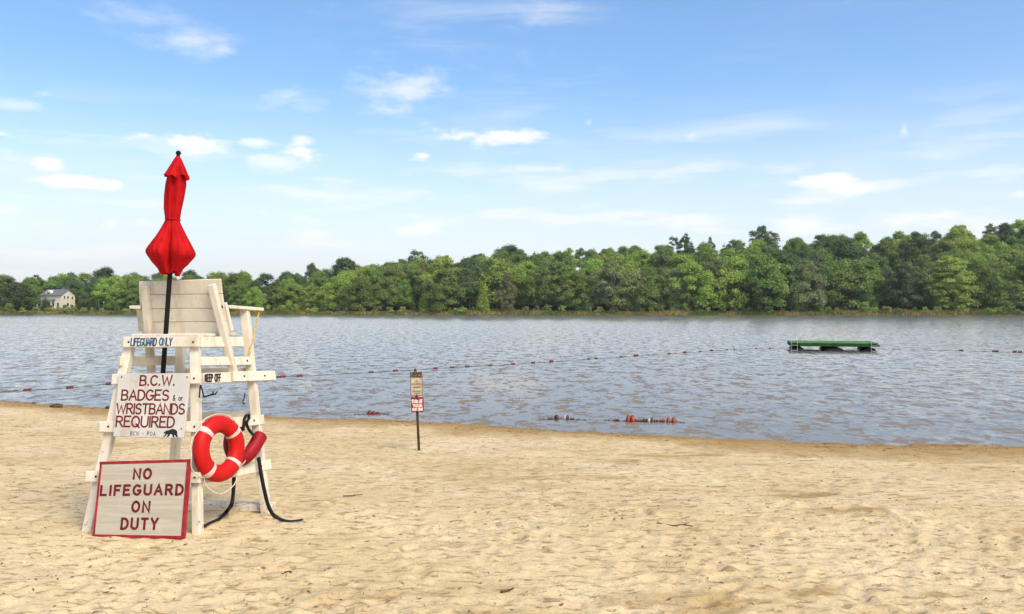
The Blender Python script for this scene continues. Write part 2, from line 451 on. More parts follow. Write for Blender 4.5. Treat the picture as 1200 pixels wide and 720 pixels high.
# ------------------------------------------------------------------ beach, lake, far shore ground
WATER = -0.40
_sp = [(0,470),(100,477),(300,487),(430,491),(560,498),(700,507),(800,512),(900,516),(1000,519),(1100,521),(1200,523)]
_sy = [(CAMH - WATER) * FOC / (y - HY) for _, y in _sp]
_sx = [(x - CX) * d / FOC for (x, _), d in zip(_sp, _sy)]
SHX = np.array([-160, -60, -25] + _sx + [20, 60, 160]); SHY = np.array([60, 36, 24.5] + _sy + [12.6, 11, 9])
def shore_y(x):
    x = np.asarray(x, float)
    return np.interp(x, SHX, SHY) + .40 * fbm(x * .9, x * 0 + 3, 4, 5) + .28 * fbm(x * 3.3, x * 0 + 9, 3, 6)
def beach_base(x, y):
    ys = shore_y(x); d = ys - y
    t = np.clip(d / np.maximum(ys - 7.4, 2.0), 0, 1)
    up = WATER + .02 * (1 - np.exp(-np.maximum(d, 0) / .4)) + .38 * t ** 1.2
    dn = WATER + .10 * np.minimum(d, 0) - .04 * (1 - np.exp(np.minimum(d, 0) / .5))
    return np.where(d > 0, up, np.maximum(dn, -2.9))
def ground(x, y): return float(beach_base(np.array([x]), np.array([y]))[0])

def make_beach():
    xs = np.concatenate([np.linspace(-150, -14, 50)[:-1], np.arange(-14, -7, .045), np.arange(-7, -4, .03), np.arange(-4, 4, .02),
                         np.arange(4, 7, .03), np.arange(7, 10.5, .045), np.linspace(10.5, 150, 50)])
    yn = 4.5 * np.exp(np.arange(0, math.log(21 / 4.5), .0052))
    ys = np.concatenate([np.linspace(-60, 4.5, 40)[:-1], yn, np.linspace(21.3, 64, 60)])
    X, Y = np.meshgrid(xs, ys, indexing='xy')
    Z = beach_base(X, Y)
    d = shore_y(X) - Y
    dry = np.clip(d / 1.2, 0, 1)
    rough = .040 * fbm(X * .8, Y * .8, 3, 11) + .018 * fbm(X * 3, Y * 3.4, 4, 21) + .016 * fbm(X * 12, Y * 15, 3, 31)
    Z += rough * (.15 + .85 * dry) * (d > -.3) * (1 - .75 * np.exp(-((X + 2.7) ** 2 + (Y - 6.8) ** 2) / 1.1))
    # trampled sand: overlapping old footprints, each a dent with a pushed-up rim
    r = np.random.default_rng(5)
    for _ in range(3400):
        py = 4.6 * math.exp(r.random() * math.log(16.5 / 4.6)); px = (r.random() * 2 - 1) * (.66 * py + .5)
        if shore_y(px) - py < .5: continue
        a = r.random() * 6.283; L = .13 + .06 * r.random(); w = .05 + .03 * r.random(); dep = .002 + .010 * r.random() ** 3
        i0, i1 = np.searchsorted(xs, [px - .3, px + .3]); j0, j1 = np.searchsorted(ys, [py - .3, py + .3])
        dx = X[j0:j1, i0:i1] - px; dy = Y[j0:j1, i0:i1] - py
        u = (dx * math.cos(a) + dy * math.sin(a)) / L; v = (-dx * math.sin(a) + dy * math.cos(a)) / w
        q = np.sqrt(u * u + v * v)
        Z[j0:j1, i0:i1] += dep * (-np.exp(-(q / .85) ** 4) + .55 * np.exp(-((q - 1.35) / .38) ** 2))
    nx, ny = len(xs), len(ys)
    idx = np.arange(nx * ny).reshape(ny, nx)
    F = np.stack([idx[:-1, :-1], idx[:-1, 1:], idx[1:, 1:], idx[1:, :-1]], -1).reshape(-1, 4)
    me = mesh_np('beach', np.stack([X, Y, Z], -1).reshape(-1, 3), F, True)
    # damp band by the water (wet sand really is browner)
    band = (1.7 + .9 * np.clip((X - 1.5) / 3, 0, 1)) + 3.0 * fbm(X * .8, Y * .8, 3, 41)
    damp = np.clip(1 - (d - .12) / np.maximum(band, .15), 0, 1)
    damp = 1.05 * damp ** .75 * (.7 + .8 * (fbm(X * 3, Y * 5, 3, 51) + .5) * .6)
    patch = np.clip((fbm(X * .45, Y * 1.25, 4, 61) - .10) / .12, 0, 1) * np.clip((fbm(X * 2.5, Y * 5, 3, 71) + .06) / .2, 0, 1) * (.34 + .42 * np.clip((X - .5) / 2, 0, 1))
    damp = np.clip(np.maximum(damp, patch), 0, 1)
    at = me.attributes.new('damp', 'FLOAT', 'POINT'); at.data.foreach_set('value', damp.astype(np.float32).ravel())
    o = link('beach', me, M['sand']); tag(o, kind='structure')
    return xs, ys, Z
BX, BY, BZ = make_beach()
def sand_z(x, y):
    i = min(max(int(np.searchsorted(BX, x)), 1), len(BX) - 1); j = min(max(int(np.searchsorted(BY, y)), 1), len(BY) - 1)
    return float(BZ[j - 1:j + 1, i - 1:i + 1].mean())

bm = bmesh.new()
v = [bm.verts.new(p) for p in ((-900, 8, WATER), (900, 8, WATER), (900, 420, WATER), (-900, 420, WATER))]; bm.faces.new(v)
tag(link('lake_water', bm, M['water']), kind='structure')
bm = bmesh.new()
v = [bm.verts.new(p) for p in ((-3000, -1500, -3.0), (3000, -1500, -3.0), (3000, 4000, -3.0), (-3000, 4000, -3.0))]; bm.faces.new(v)
tag(link('ground', bm, M['bed']), kind='structure')

_f = [(0,320),(150,316),(300,310),(450,302),(600,295),(800,286),(1000,281),(1200,278)]
FX = np.array([-900] + [(x - CX) * d / FOC for x, d in _f] + [900]); FY = np.array([330] + [d for _, d in _f] + [270])
def far_y(x): return np.interp(x, FX, FY) + 5.0 * fbm(np.asarray(x) * .03, np.asarray(x) * 0, 3, 81)
_e = [(-400,1),(0,1.5),(300,3.0),(400,6.5),(480,9),(600,12),(700,14.5),(800,16.5),(900,18),(1000,20),(1100,22),(1200,25.5),(1600,32)]
EA = np.array([(x - CX) / FOC for x, _ in _e]); EV = np.array([e for _, e in _e])
def land_z(x, y):
    s = y - far_y(x); ss = lambda a, b: np.clip((s - a) / (b - a), 0, 1) ** 2 * (3 - 2 * np.clip((s - a) / (b - a), 0, 1))
    e = np.interp(x / np.maximum(y, 1), EA, EV)
    return -2.0 + 2.35 * ss(-6, 2.5) + .9 * ss(2, 14) + 1.2 * ss(10, 40) + e * ss(12, 125) + 1.2 * fbm(x * .05, y * .05, 3, 91) * ss(4, 30)
def make_land():
    xs = np.concatenate([np.linspace(-900, -280, 30)[:-1], np.arange(-280, 280, 4.0), np.linspace(280, 900, 30)])
    ss = np.concatenate([np.arange(-8, 20, 1.5), np.arange(20, 160, 8), np.linspace(160, 700, 14)])
    X, S = np.meshgrid(xs, ss, indexing='xy'); Y = far_y(X) + S; Z = land_z(X, Y)
    nx, ny = len(xs), len(ss); idx = np.arange(nx * ny).reshape(ny, nx)
    F = np.stack([idx[:-1, :-1], idx[:-1, 1:], idx[1:, 1:], idx[1:, :-1]], -1).reshape(-1, 4)
    tag(link('far_shore_terrain', mesh_np('far_shore_terrain', np.stack([X, Y, Z], -1).reshape(-1, 3), F, True), M['land']), kind='structure')
make_land()
def LZ(x, y): return float(land_z(np.array([x]), np.array([y]))[0])
def FYs(x): return float(far_y(np.array([x]))[0])
# ------------------------------------------------------------------ trees
def leaf_mesh(name, C, N, size, r):
    """leaf sprays: one bent four-sided blade (two triangles) each, centres C, facing N, sizes"""
    n = len(C)
    N = N / np.maximum(np.linalg.norm(N, axis=1, keepdims=True), 1e-6)
    A = r.normal(size=(n, 3)); A -= N * (A * N).sum(1, keepdims=True); A /= np.maximum(np.linalg.norm(A, axis=1, keepdims=True), 1e-6)
    B = np.cross(N, A); s = size[:, None]
    droop = N * (.22 * s)
    V = np.stack([C - A * s * .62 - droop * .6, C + B * s * .42, C + A * s * .62 - droop, C - B * s * .42], 1).reshape(-1, 3)
    F = np.arange(n * 4).reshape(n, 4)
    return mesh_np(name, V, F)
def clumps_to_leaves(cl, per, leaf, r, up=.35, fill=.55):
    """cl: clumps (x, y, z, rx, rz); leaves sit in the outer part of every clump"""
    C, N, S = [], [], []
    for (x, y, z, rx, rz) in cl:
        k = max(12, int(per * (rx * rx) ** .9))
        d = r.normal(size=(k, 3)); d /= np.linalg.norm(d, axis=1, keepdims=True)
        d[:, 2] = np.where(d[:, 2] < -.45, -d[:, 2] * .6, d[:, 2])
        rad = (fill + (1 - fill) * r.random(k) ** .6) * (1 + .22 * r.normal(size=k).clip(-1.5, 1.5))
        C.append(np.array([x, y, z]) + d * rad[:, None] * np.array([rx, rx, rz]))
        N.append(d + np.array([0, 0, up]) + .55 * r.normal(size=(k, 3))); S.append(leaf * (.6 + .8 * r.random(k)))
    return np.concatenate(C), np.concatenate(N), np.concatenate(S)
def limb(bm, a, b, r0, r1, bend, r, seg=6):
    a, b = Vector(a), Vector(b); m = (a + b) / 2 + Vector((r.normal() * bend, r.normal() * bend, abs(r.normal()) * bend * .5))
    pts = spline([a, m, b], 3); n = len(pts)
    tube_bm(pts, [r0 + (r1 - r0) * i / (n - 1) for i in range(n)], seg, bm=bm)

def broadleaf(seed, H, Wd, base=.16, shape='round', ncl=60, leaf=.43, per=66, multi=1, gap=0.0):
    r = np.random.default_rng(seed); cl = []
    zb = H * base; ch = H - zb; rad = Wd / 2
    ph = r.random(6) * 6.28
    tries = 0
    while len(cl) < ncl and tries < 4000:
        tries += 1
        t = r.random() ** .85; th = r.random() * 6.283
        if shape == 'round': env = math.sin(math.pi * min(1, (.16 + .84 * t)) ** .95) ** .62
        elif shape == 'dome': env = math.sqrt(max(0.0, 1 - (t * .98) ** 2.4)) * (.78 + .22 * min(1, t / .2))
        elif shape == 'tall': env = math.sin(math.pi * (.12 + .86 * t)) ** .45 * .95
        elif shape == 'vase': env = (.35 + .65 * min(1, t / .6)) * math.sqrt(max(0, 1 - max(0, (t - .6) / .42) ** 2))
        else: env = 1 - t
        env *= 1 + .17 * math.sin(2 * th + ph[0]) + .13 * math.sin(3 * th + ph[1] + 5 * t) + .1 * math.sin(9 * t + ph[2] + th)
        q = 1 - .55 * r.random() ** 1.8
        if t > .75: q *= r.random() ** .4
        rc = (.105 + .08 * r.random()) * Wd * (1 - .3 * t)
        x, y, z = math.cos(th) * rad * env * q * .9, math.sin(th) * rad * env * q * .9, zb + ch * t * .93
        if gap and any((x - c[0]) ** 2 + (y - c[1]) ** 2 + ((z - c[2]) * 1.3) ** 2 < (gap * (rc + c[3])) ** 2 for c in cl): continue
        cl.append((x, y, z, rc, rc * (.72 + .3 * r.random())))
    C, N, S = clumps_to_leaves(cl, per, leaf, r)
    crown = leaf_mesh('crown', C, N, S, r)
    bm = bmesh.new(); tr = .017 * H + .05
    for k in range(multi):
        ox = 0 if multi == 1 else (k - (multi - 1) / 2) * .5
        lean = r.normal(size=2) * (.04 if multi == 1 else .11) * H
        if multi > 1: lean[0] += ox * 2.6
        top = (lean[0], lean[1], H * .80)
        mid = (lean[0] * .4 + ox, lean[1] * .4, H * .38)
        pts = spline([(ox, 0, -.9), (ox, 0, .2), mid, top], 4); n = len(pts)
        tube_bm(pts, [tr * (1.25 if i == 0 else 1.0) * (1 - .85 * i / (n - 1)) / (1 if multi == 1 else 1.35) for i in range(n)], 7, bm=bm)
        for j in range(9 // multi + 3):
            c = cl[int(r.integers(len(cl)))]; z0 = max(H * .14, c[2] - .22 * H * (.5 + r.random())); f = min(1, z0 / (H * .8))
            limb(bm, (ox * (1 - f) + lean[0] * f * .9, lean[1] * f * .9, z0), c[:3], tr * (.45 * (1 - f) + .1), .03, .25, r, 5)
    tm = bpy.data.meshes.new('trunk'); bm.to_mesh(tm); bm.free(); tm.materials.append(M['bark']); crown.materials.append(M['leaf'])
    return crown, tm, H
def conifer(seed, H, Wd, base=.08, leaf=.42, whorls=16, droopy=.12, per=60, power=.85, ragged=.2):
    r = np.random.default_rng(seed); C, N, S = [], [], []
    bm = bmesh.new(); tr = .014 * H + .05
    tube_bm([(0, 0, -.6), (0, 0, H * .5), (r.normal() * .1, r.normal() * .1, H * .97)], [tr, tr * .6, .02], 7, bm=bm)
    for wi in range(whorls):
        t = (wi + r.random() * .4) / whorls; z = H * (base + (1 - base) * t * .98)
        L0 = Wd / 2 * (1 - t) ** power + .12
        nb = 7 if t < .7 else 5
        for b in range(nb):
            a = 6.283 * (b + r.random() * .7) / nb + wi * 1.3; L = L0 * (1 - ragged + 2 * ragged * r.random())
            k = max(8, int(per * L * .45)); q = r.random(k) ** .7
            spread = (.10 + .22 * q) * L * .9 + .1
            side = r.normal(size=k) * spread * .6; vert = r.normal(size=k) * .09 * L - droopy * L * q + .03 * L
            x = math.cos(a) * q * L - math.sin(a) * side; y = math.sin(a) * q * L + math.cos(a) * side
            C.append(np.stack([x, y, z + vert], 1)); N.append(np.stack([np.cos(a) * .3 * np.ones(k), np.sin(a) * .3 * np.ones(k), np.ones(k)], 1) + .5 * r.normal(size=(k, 3)))
            S.append(leaf * (.6 + .7 * r.random(k)))
            if b % 2 == 0 and L > .6:
                tube_bm([(0, 0, z), (math.cos(a) * L * .8, math.sin(a) * L * .8, z - droopy * L * .6)], [.05 + .01 * L, .012], 4, bm=bm)
    crown = leaf_mesh('crown', np.concatenate(C), np.concatenate(N), np.concatenate(S), r); crown.materials.append(M['leaf'])
    tm = bpy.data.meshes.new('trunk'); bm.to_mesh(tm); bm.free(); tm.materials.append(M['bark'])
    return crown, tm, H
def layered(seed, H, Wd, leaf=.5):
    """broad tree whose limbs carry flat tiers of foliage"""
    r = np.random.default_rng(seed); cl = []
    for k in range(17):
        t = k / 16; z = H * (.10 + .84 * t); ext = Wd / 2 * math.sin(math.pi * (.17 + .78 * t)) ** .8
        m = 9 if t < .85 else 5
        for j in range(m):
            th = 6.283 * (j + r.random()) / m; q = .45 + .55 * r.random()
            cl.append((math.cos(th) * ext * q, math.sin(th) * ext * q, z + r.normal() * .2, (.095 * Wd * (.8 + .5 * r.random()) + .35), .75 + .35 * r.random()))
    C, N, S = clumps_to_leaves(cl, 40, leaf, r, up=.9)
    crown = leaf_mesh('crown', C, N, S, r); crown.materials.append(M['leaf'])
    bm = bmesh.new()
    tube_bm(spline([(0, 0, -.6), (.1, 0, H * .3), (-.2, .1, H * .85)], 4), [.34, .32, .30, .28, .26, .22, .18, .12, .05], 7, bm=bm)
    for j in range(18):
        c = cl[int(r.integers(len(cl)))]; limb(bm, (0, 0, c[2] - .4), c[:3], .13, .03, .15, r, 5)
    tm = bpy.data.meshes.new('trunk'); bm.to_mesh(tm); bm.free(); tm.materials.append(M['bark'])
    return crown, tm, H
def bush_proto(seed, H, Wd, leaf=.32, ncl=16, per=60):
    r = np.random.default_rng(seed); cl = []
    for k in range(ncl):
        th = r.random() * 6.283; q = r.random() ** .6; t = r.random()
        env = math.sqrt(max(0, 1 - t * t * .9)); rc = Wd * (.13 + .08 * r.random())
        cl.append((math.cos(th) * Wd / 2 * q * env * .8, math.sin(th) * Wd / 2 * q * env * .8, H * (.12 + .7 * t), rc, rc * .75))
    C, N, S = clumps_to_leaves(cl, per, leaf, r)
    C[:, 2] = np.maximum(C[:, 2], .02)
    crown = leaf_mesh('foliage', C, N, S, r); crown.materials.append(M['leaf'])
    bm = bmesh.new()
    for j in range(6):
        c = cl[j]; limb(bm, (c[0] * .15, c[1] * .15, -.5), c[:3], .06, .02, .1, r, 5)
    tm = bpy.data.meshes.new('stem'); bm.to_mesh(tm); bm.free(); tm.materials.append(M['bark'])
    return crown, tm, H

PROTO = {
    'round1': broadleaf(11, 17, 15, .05, 'round', 64), 'round2': broadleaf(12, 16, 14.5, .04, 'round', 60, per=70),
    'round3': broadleaf(13, 18, 17, .08, 'dome', 74), 'dome1': broadleaf(14, 15, 15, .06, 'dome', 66),
    'dome2': broadleaf(15, 16, 16, .04, 'dome', 70, leaf=.40, per=72), 'tall1': broadleaf(16, 19, 12, .05, 'tall', 62),
    'tall2': broadleaf(17, 20, 13, .08, 'tall', 60, leaf=.44), 'vase1': broadleaf(18, 17, 15, .14, 'vase', 56, multi=2),
    'open1': broadleaf(19, 18, 14, .2, 'dome', 38, leaf=.42, per=66, gap=.55), 'clump': broadleaf(20, 12, 12.5, .14, 'dome', 50, multi=4, leaf=.46),
    'small': broadleaf(21, 8, 6.5, .24, 'vase', 34, leaf=.36, per=80),
    'emergent': broadleaf(22, 21, 15, .45, 'dome', 40, leaf=.42, per=72, gap=.4),
    'layered': layered(23, 20, 19), 'pine1': conifer(31, 20, 9, .14, ragged=.3), 'pine2': conifer(32, 18, 10, .06, droopy=.05, ragged=.35),
    'spruce': conifer(33, 8, 4.4, .03, leaf=.30, whorls=16, per=110, power=.8), 'cone': conifer(34, 7, 5, .02, leaf=.32, whorls=14, per=120, power=.62),
    'pineblob': conifer(35, 22, 13, .10, droopy=.02, ragged=.4, power=.55, per=70),
    'bush1': bush_proto(41, 2.4, 4.0), 'bush2': bush_proto(42, 3.2, 3.6), 'bush3': bush_proto(43, 1.6, 5.0, ncl=20), 'bush4': bush_proto(44, 4.5, 4.5, ncl=22),
}
BASE = {   # base colours of foliage
    'light': (.150, .215, .045), 'mid': (.095, .150, .036), 'dark': (.045, .082, .028), 'olive': (.105, .132, .045),
    'blue': (.066, .105, .044), 'yellow': (.150, .205, .048), 'grey': (.105, .135, .066), 'brown': (.090, .090, .050)}
WORD = {'light': 'light green', 'mid': 'mid green', 'dark': 'dark green', 'olive': 'olive green', 'blue': 'bluish green', 'yellow': 'yellowish green', 'grey': 'greyish', 'brown': 'brownish'}
SHP = {'round': 'rounded', 'dome': 'domed', 'tall': 'tall', 'vase': 'spreading', 'open': 'open-crowned', 'pine': 'coniferous', 'pineblob': 'coniferous'}
def plant(kind, x, y, H, tone, label, group, name='tree', cat='tree', rot=None, wide=1.0, z=None, bark=None, sink=.15):
    cm, tm, H0 = PROTO[kind]; s = H / H0
    zz = (LZ(x, y) if z is None else z) - sink
    t = thing(name, label, cat, (x, y, zz), group)
    t.rotation_euler[2] = random.random() * 6.28 if rot is None else rot
    q1, q2 = random.uniform(.86, 1.16), random.uniform(.86, 1.16)
    t.scale = (s * wide * q1, s * wide * q2, s)
    isb = kind.startswith('bush')
    c = link('foliage' if isb else 'crown', cm, None, t); k = link('stem' if isb else 'trunk', tm, None, t)
    b = BASE[tone]; j = 1.75 + .6 * random.random(); g = .92 + .16 * random.random()
    c.color = (b[0] * j * 1.0, b[1] * j * g * .96, b[2] * j * 1.12, 1)
    if bark: 
        k.material_slots[0].link = 'OBJECT'; k.material_slots[0].material = bark
    return t
def px_at(x, y): return CX + FOC * x / y
def spot(px, s):
    """point on the far shore at photo column px, s metres behind the water's edge"""
    a = (px - CX) / FOC; y = 295.0
    for _ in range(8): y = FYs(a * y) + s
    return a * y, y
ORD = ['zeroth', 'first', 'second', 'third', 'fourth', 'fifth', 'sixth', 'seventh', 'eighth', 'ninth', 'tenth', 'eleventh', 'twelfth', 'thirteenth', 'fourteenth', 'fifteenth', 'sixteenth', 'seventeenth', 'eighteenth', 'nineteenth', 'twentieth']
def section(px):
    for lim, w in ((30, 'left of the cream house'), (120, 'behind the cream house'), (300, 'behind the lifeguard chair'), (400, 'beside the lifeguard chair'), (480, 'left of the signpost'),
                   (600, 'right of the signpost'), (760, 'right of mid view'), (920, 'left of the green raft'), (1040, 'behind the green raft'), (1130, 'right of the green raft')):
        if px < lim: return w
    return 'at the right edge'

# trees that stand out in the photograph -------------------------------------------------
special = [  # kind, px, s, top y, tone, label, wide
    ('layered', 1112, 7, 299, 'light', 'broad bright green tree with flat tiers of foliage right of the green raft', .92),
    ('pineblob', 1068, 22, 277, 'dark', 'tall very dark conifer rising left of the broad tiered tree', .85),
    ('emergent', 893, 118, 264, 'dark', 'dark wide-crowned tree standing up highest above the ridge left of the raft', 1.0),
    ('tall1', 803, 112, 272, 'dark', 'narrow dark round-headed tree poking above the ridge skyline', .55),
    ('open1', 788, 116, 277, 'dark', 'dark ragged tree top beside the narrow one on the ridge skyline', .7),
    ('open1', 832, 116, 277, 'dark', 'tiny thin tree top on the ridge right of the narrow dark one', .45),
    ('round3', 405, 80, 302, 'dark', 'dark dome-shaped treetop on the skyline right of the lifeguard chair', 1.05),
    ('round2', 366, 80, 308, 'blue', 'small round bluish treetop just left of the dark dome on the skyline', .7),
    ('open1', 487, 95, 293, 'dark', 'dark ragged treetop on the skyline above the small signpost', 1.1),
    ('round3', 597, 112, 287, 'dark', 'dark spreading treetop on the skyline right of the small signpost', 1.1),
    ('round3', 124, 50, 313, 'dark', 'rounded dark tree standing tallest behind the cream house', 1.1),
    ('round1', 83, 48, 318, 'blue', 'bluish round tree on the skyline directly behind the cream house', .9),
    ('clump', 744, 5, 322, 'olive', 'olive tree with several pale leaning trunks on the far bank', .95),
    ('vase1', 715, 7, 306, 'grey', 'spreading grey-green tree left of the pale-trunked tree on the far bank', .95),
    ('small', 1190, 6, 327, 'olive', 'small thin tree with a pale forked trunk at the right edge of the view', 1.0),
    ('small', 1180, 9, 335, 'yellow', 'small yellowish sapling next to the pale forked tree at right', .9),
    ('cone', 497, 3, 342, 'yellow', 'small bright green cone-shaped tree on the far bank by the signpost', .9),
    ('spruce', 566, 4, 330, 'light', 'slim light green pointed tree on the far bank', .9),
    ('tall2', 593, 5, 318, 'brown', 'dead-looking brownish tree in the far shore row', .7),
    ('pine2', 1012, 6, 312, 'dark', 'dark layered pine behind the green raft', .95),
    ('vase1', 958, 5, 322, 'brown', 'brownish leaning tree with a bare trunk behind the green raft', .8),
    ('spruce', 92, 7, 351, 'dark', 'dark pointed evergreen just right of the cream house', 1.1),
    ('cone', 110, 7, 347, 'dark', 'dark egg-shaped evergreen on the lawn right of the house', 1.0),
    ('spruce', 53, 6, 347, 'dark', 'dark evergreen in front of the left half of the cream house', 1.15),
    ('dome2', 44, 38, 327, 'mid', 'broad green tree behind the left wing of the cream house', 1.25),
    ('round3', 66, 44, 325, 'mid', 'full green tree rising right behind the roof of the cream house', 1.2),
    ('dome1', 101, 30, 334, 'mid', 'broad green tree filling the gap right of the cream house', 1.2),
    ('clump', 18, 10, 331, 'dark', 'big dark green tree at the left edge of the view', 1.1),
    ('clump', 133, 9, 339, 'mid', 'rounded tree between the egg-shaped evergreen and the chair', .9),
]
for (k, px, s, ty, tone, lab, wd) in special:
    x, y = spot(px, s); z0 = LZ(x, y)
    H = CAMH + (HY - ty) * y / FOC - z0
    plant(k, x, y, max(4.0, H), tone, lab, 'trees on the far shore', wide=wd, bark=M['bark_pale'] if 'pale' in lab or 'bare trunk' in lab else None, rot=0.3 if k == 'layered' else None)
SPX = [(p[1], p[2]) for p in special]

def skyline(px): return float(np.interp(px, [-80,0,60,120,215,300,350,400,480,600,690,760,840,900,1000,1100,1200,1300], [321,320,321,321,317,317,315,313,301,294,287,286,281,279,272,267,258,255]))
# front row, counted from the left
kinds_front = ['round1', 'round2', 'dome1', 'dome2', 'tall1', 'round3', 'vase1', 'dome2', 'round1', 'pine2', 'tall2']
tones_front = ['mid', 'light', 'mid', 'dark', 'olive', 'mid', 'light', 'blue', 'mid', 'grey']
cnt = {}
NUMBER = {}
front = []
px = -52.0
while px < 1262:
    front.append(px + random.uniform(-5, 5)); px += random.uniform(21, 30) * (1.0 if px > 330 else .86)
for i, px in enumerate(front):
    if any(abs(px - a) < 15 and s < 12 for a, s in SPX) or (36 < px < 120): continue
    s = random.uniform(6, 13); x, y = spot(px, s)
    k = random.choice(kinds_front); tone = random.choice(tones_front)
    topy = 362 - (362 - skyline(px)) * random.uniform(.52, .80)
    H = CAMH + (HY - topy) * y / FOC - LZ(x, y)
    if px < 300: H *= 1.05
    H = min(max(H, 8), 20)
    sec = section(px); cnt[sec] = cnt.get(sec, 0) + 1
    sh = [v for q, v in SHP.items() if k.startswith(q)][-1]
    plant(k, x, y, H, tone, f'{WORD[tone]} {sh} bank tree {sec}, {ORD[cnt[sec]]} from left', 'front row of trees on the far bank')
# rows climbing the slope behind
rows = [(19, 10.0), (31, 11.5), (46, 12.5), (64, 13.5), (84, 14.5), (104, 14.5), (124, 15.0)]
kinds_back = ['round1', 'round2', 'round3', 'dome1', 'dome2', 'tall1', 'tall2', 'round3', 'dome1', 'pine1', 'round2', 'dome2']
tones_back = ['mid', 'light', 'mid', 'dark', 'mid', 'light', 'blue', 'olive', 'dark', 'yellow']
slope_trees = {}
for ri, (s0, sp_) in enumerate(rows):
    x = -235.0 + random.uniform(0, 8)
    while x < 262:
        xx = x + random.uniform(-2.5, 2.5); y = FYs(xx) + s0 + random.uniform(-4, 4); px = px_at(xx, y)
        x += sp_ * random.uniform(.85, 1.15)
        if px < -60 or px > 1262: continue
        if px < 330 and ri >= 3: continue
        if 40 < px < 96 and s0 < 30: continue
        k = random.choice(kinds_back); tone = random.choice(tones_back)
        H = random.uniform(14.5, 19.5); z0 = LZ(xx, y)
        lim = CAMH + (HY - skyline(px) - random.uniform(-1.5, 4)) * y / FOC - z0
        if ri >= (2 if px < 330 else 5): H = lim if 8 < lim < 22 else min(max(lim, 9), 21)
        else: H = min(H, max(lim - 1, 8))
        lev = 'behind the shore row' if ri < 2 else ('halfway up the slope' if ri < 4 else 'near the forest skyline')
        if px < 330: lev = 'behind the shore row' if ri < 2 else 'on the low skyline'
        sh = [v for q, v in SHP.items() if k.startswith(q)][-1]
        slope_trees.setdefault(f'{WORD[tone]} {sh} tree {lev}, {section(px)}', []).append((px, plant(k, xx, y, H, tone, f'{WORD[tone]} {sh} tree {lev}, {section(px)}', f'{WORD[tone]} {sh} forest trees {lev}, {section(px)}')))
for lab, lst in slope_trees.items():      # look-alikes of one stretch are told apart by their order
    if len(lst) > 1:
        for i, (_, o) in enumerate(sorted(lst, key=lambda q: q[0])): o['label'] = f'{lab}, {ORD[i + 1]} from left'
# shrubs along the bank
nb = {}
px = -40.0
while px < 1250:
    px += random.uniform(9, 19)
    s = random.uniform(1.8, 5.5); x, y = spot(px, s)
    k = random.choice(['bush1', 'bush1', 'bush2', 'bush3', 'bush4']); tone = random.choice(['mid', 'light', 'olive', 'dark', 'yellow', 'mid'])
    H = {'bush1': 2.2, 'bush2': 2.8, 'bush3': 1.5, 'bush4': 4.2}[k] * random.uniform(.75, 1.15)
    if 455 < px < 690 and k == 'bush4': H *= .6
    if 40 < px < 125: H = min(H, 2.0)
    sec = section(px); nb[sec] = nb.get(sec, 0) + 1
    plant(k, x, y, H, tone, f'low {WORD[tone]} bank shrub {sec}, {ORD[nb[sec]]} from left', 'shrubs along the far bank', 'shrub', 'shrub', sink=.05)
for px, s, H, tn, lab in ((45, 9, 2.4, 'olive', 'olive shrub in front of the left wing of the house'), (60, 9, 2.6, 'mid', 'green shrub below the porch of the cream house'), (68, 8, 2.2, 'light', 'light green shrub below the corner of the house'),
                          (76, 9, 2.7, 'olive', 'olive shrub under the gable windows of the house'), (84, 8, 2.9, 'mid', 'taller green shrub at the right corner of the house')):
    x, y = spot(px, s); plant('bush4', x, y, H, tn, lab, 'shrubs in front of the house', 'shrub', 'shrub', sink=.05)
for px, s, H, lab in ((332, 3, 3.0, 'bright rounded shrub on the far bank just right of the chair armrest'), (346, 3, 3.6, 'taller bright green shrub on the far bank right of the armrest')):
    x, y = spot(px, s); plant('bush4', x, y, H, 'yellow', lab, 'shrubs along the far bank', 'shrub', 'shrub', sink=.05)
# grass fringe on the bank: uncountable
def grass_fringe():
    r = np.random.default_rng(77); n = 26000
    px = r.uniform(-60, 1260, n); s = r.uniform(-.6, 4.6, n)
    a = (px - CX) / FOC; y = np.full(n, 295.0)
    for _ in range(7): y = far_y(a * y) + s
    x = a * y; z = land_z(x, y)
    keep = z > WATER - .1; x, y, z = x[keep], y[keep], z[keep]; n = len(x)
    h = r.uniform(.35, 1.0, n) * (.6 + .9 * vnoise(x * .08, x * 0, 4)); w = r.uniform(.10, .28, n); th = r.uniform(-.9, .9, n); lean = r.normal(size=(n, 2)) * .25
    dx, dy = np.cos(th) * w, np.sin(th) * w
    V = np.stack([np.stack([x - dx, y - dy, z - .1], 1), np.stack([x + dx, y + dy, z - .1], 1), np.stack([x + lean[:, 0], y + lean[:, 1], z + h], 1)], 1).reshape(-1, 3)
    me = mesh_np('bank_grass', V, np.arange(n * 3).reshape(n, 3))
    m, t, out = material('bank_grass'); P = t.new('ShaderNodeTexCoord').outputs['Object']
    f = t.noise(P, .10, 3, .6)
    c = t.mix(t.ramp(f, .40, .62), (.075, .10, .028), (.235, .195, .070))
    principled(t, out, c, .9, .05)
    tag(link('bank_grass', me, m), 'fringe of tall green and straw-coloured grass along the far bank', 'grass', kind='stuff')
grass_fringe()

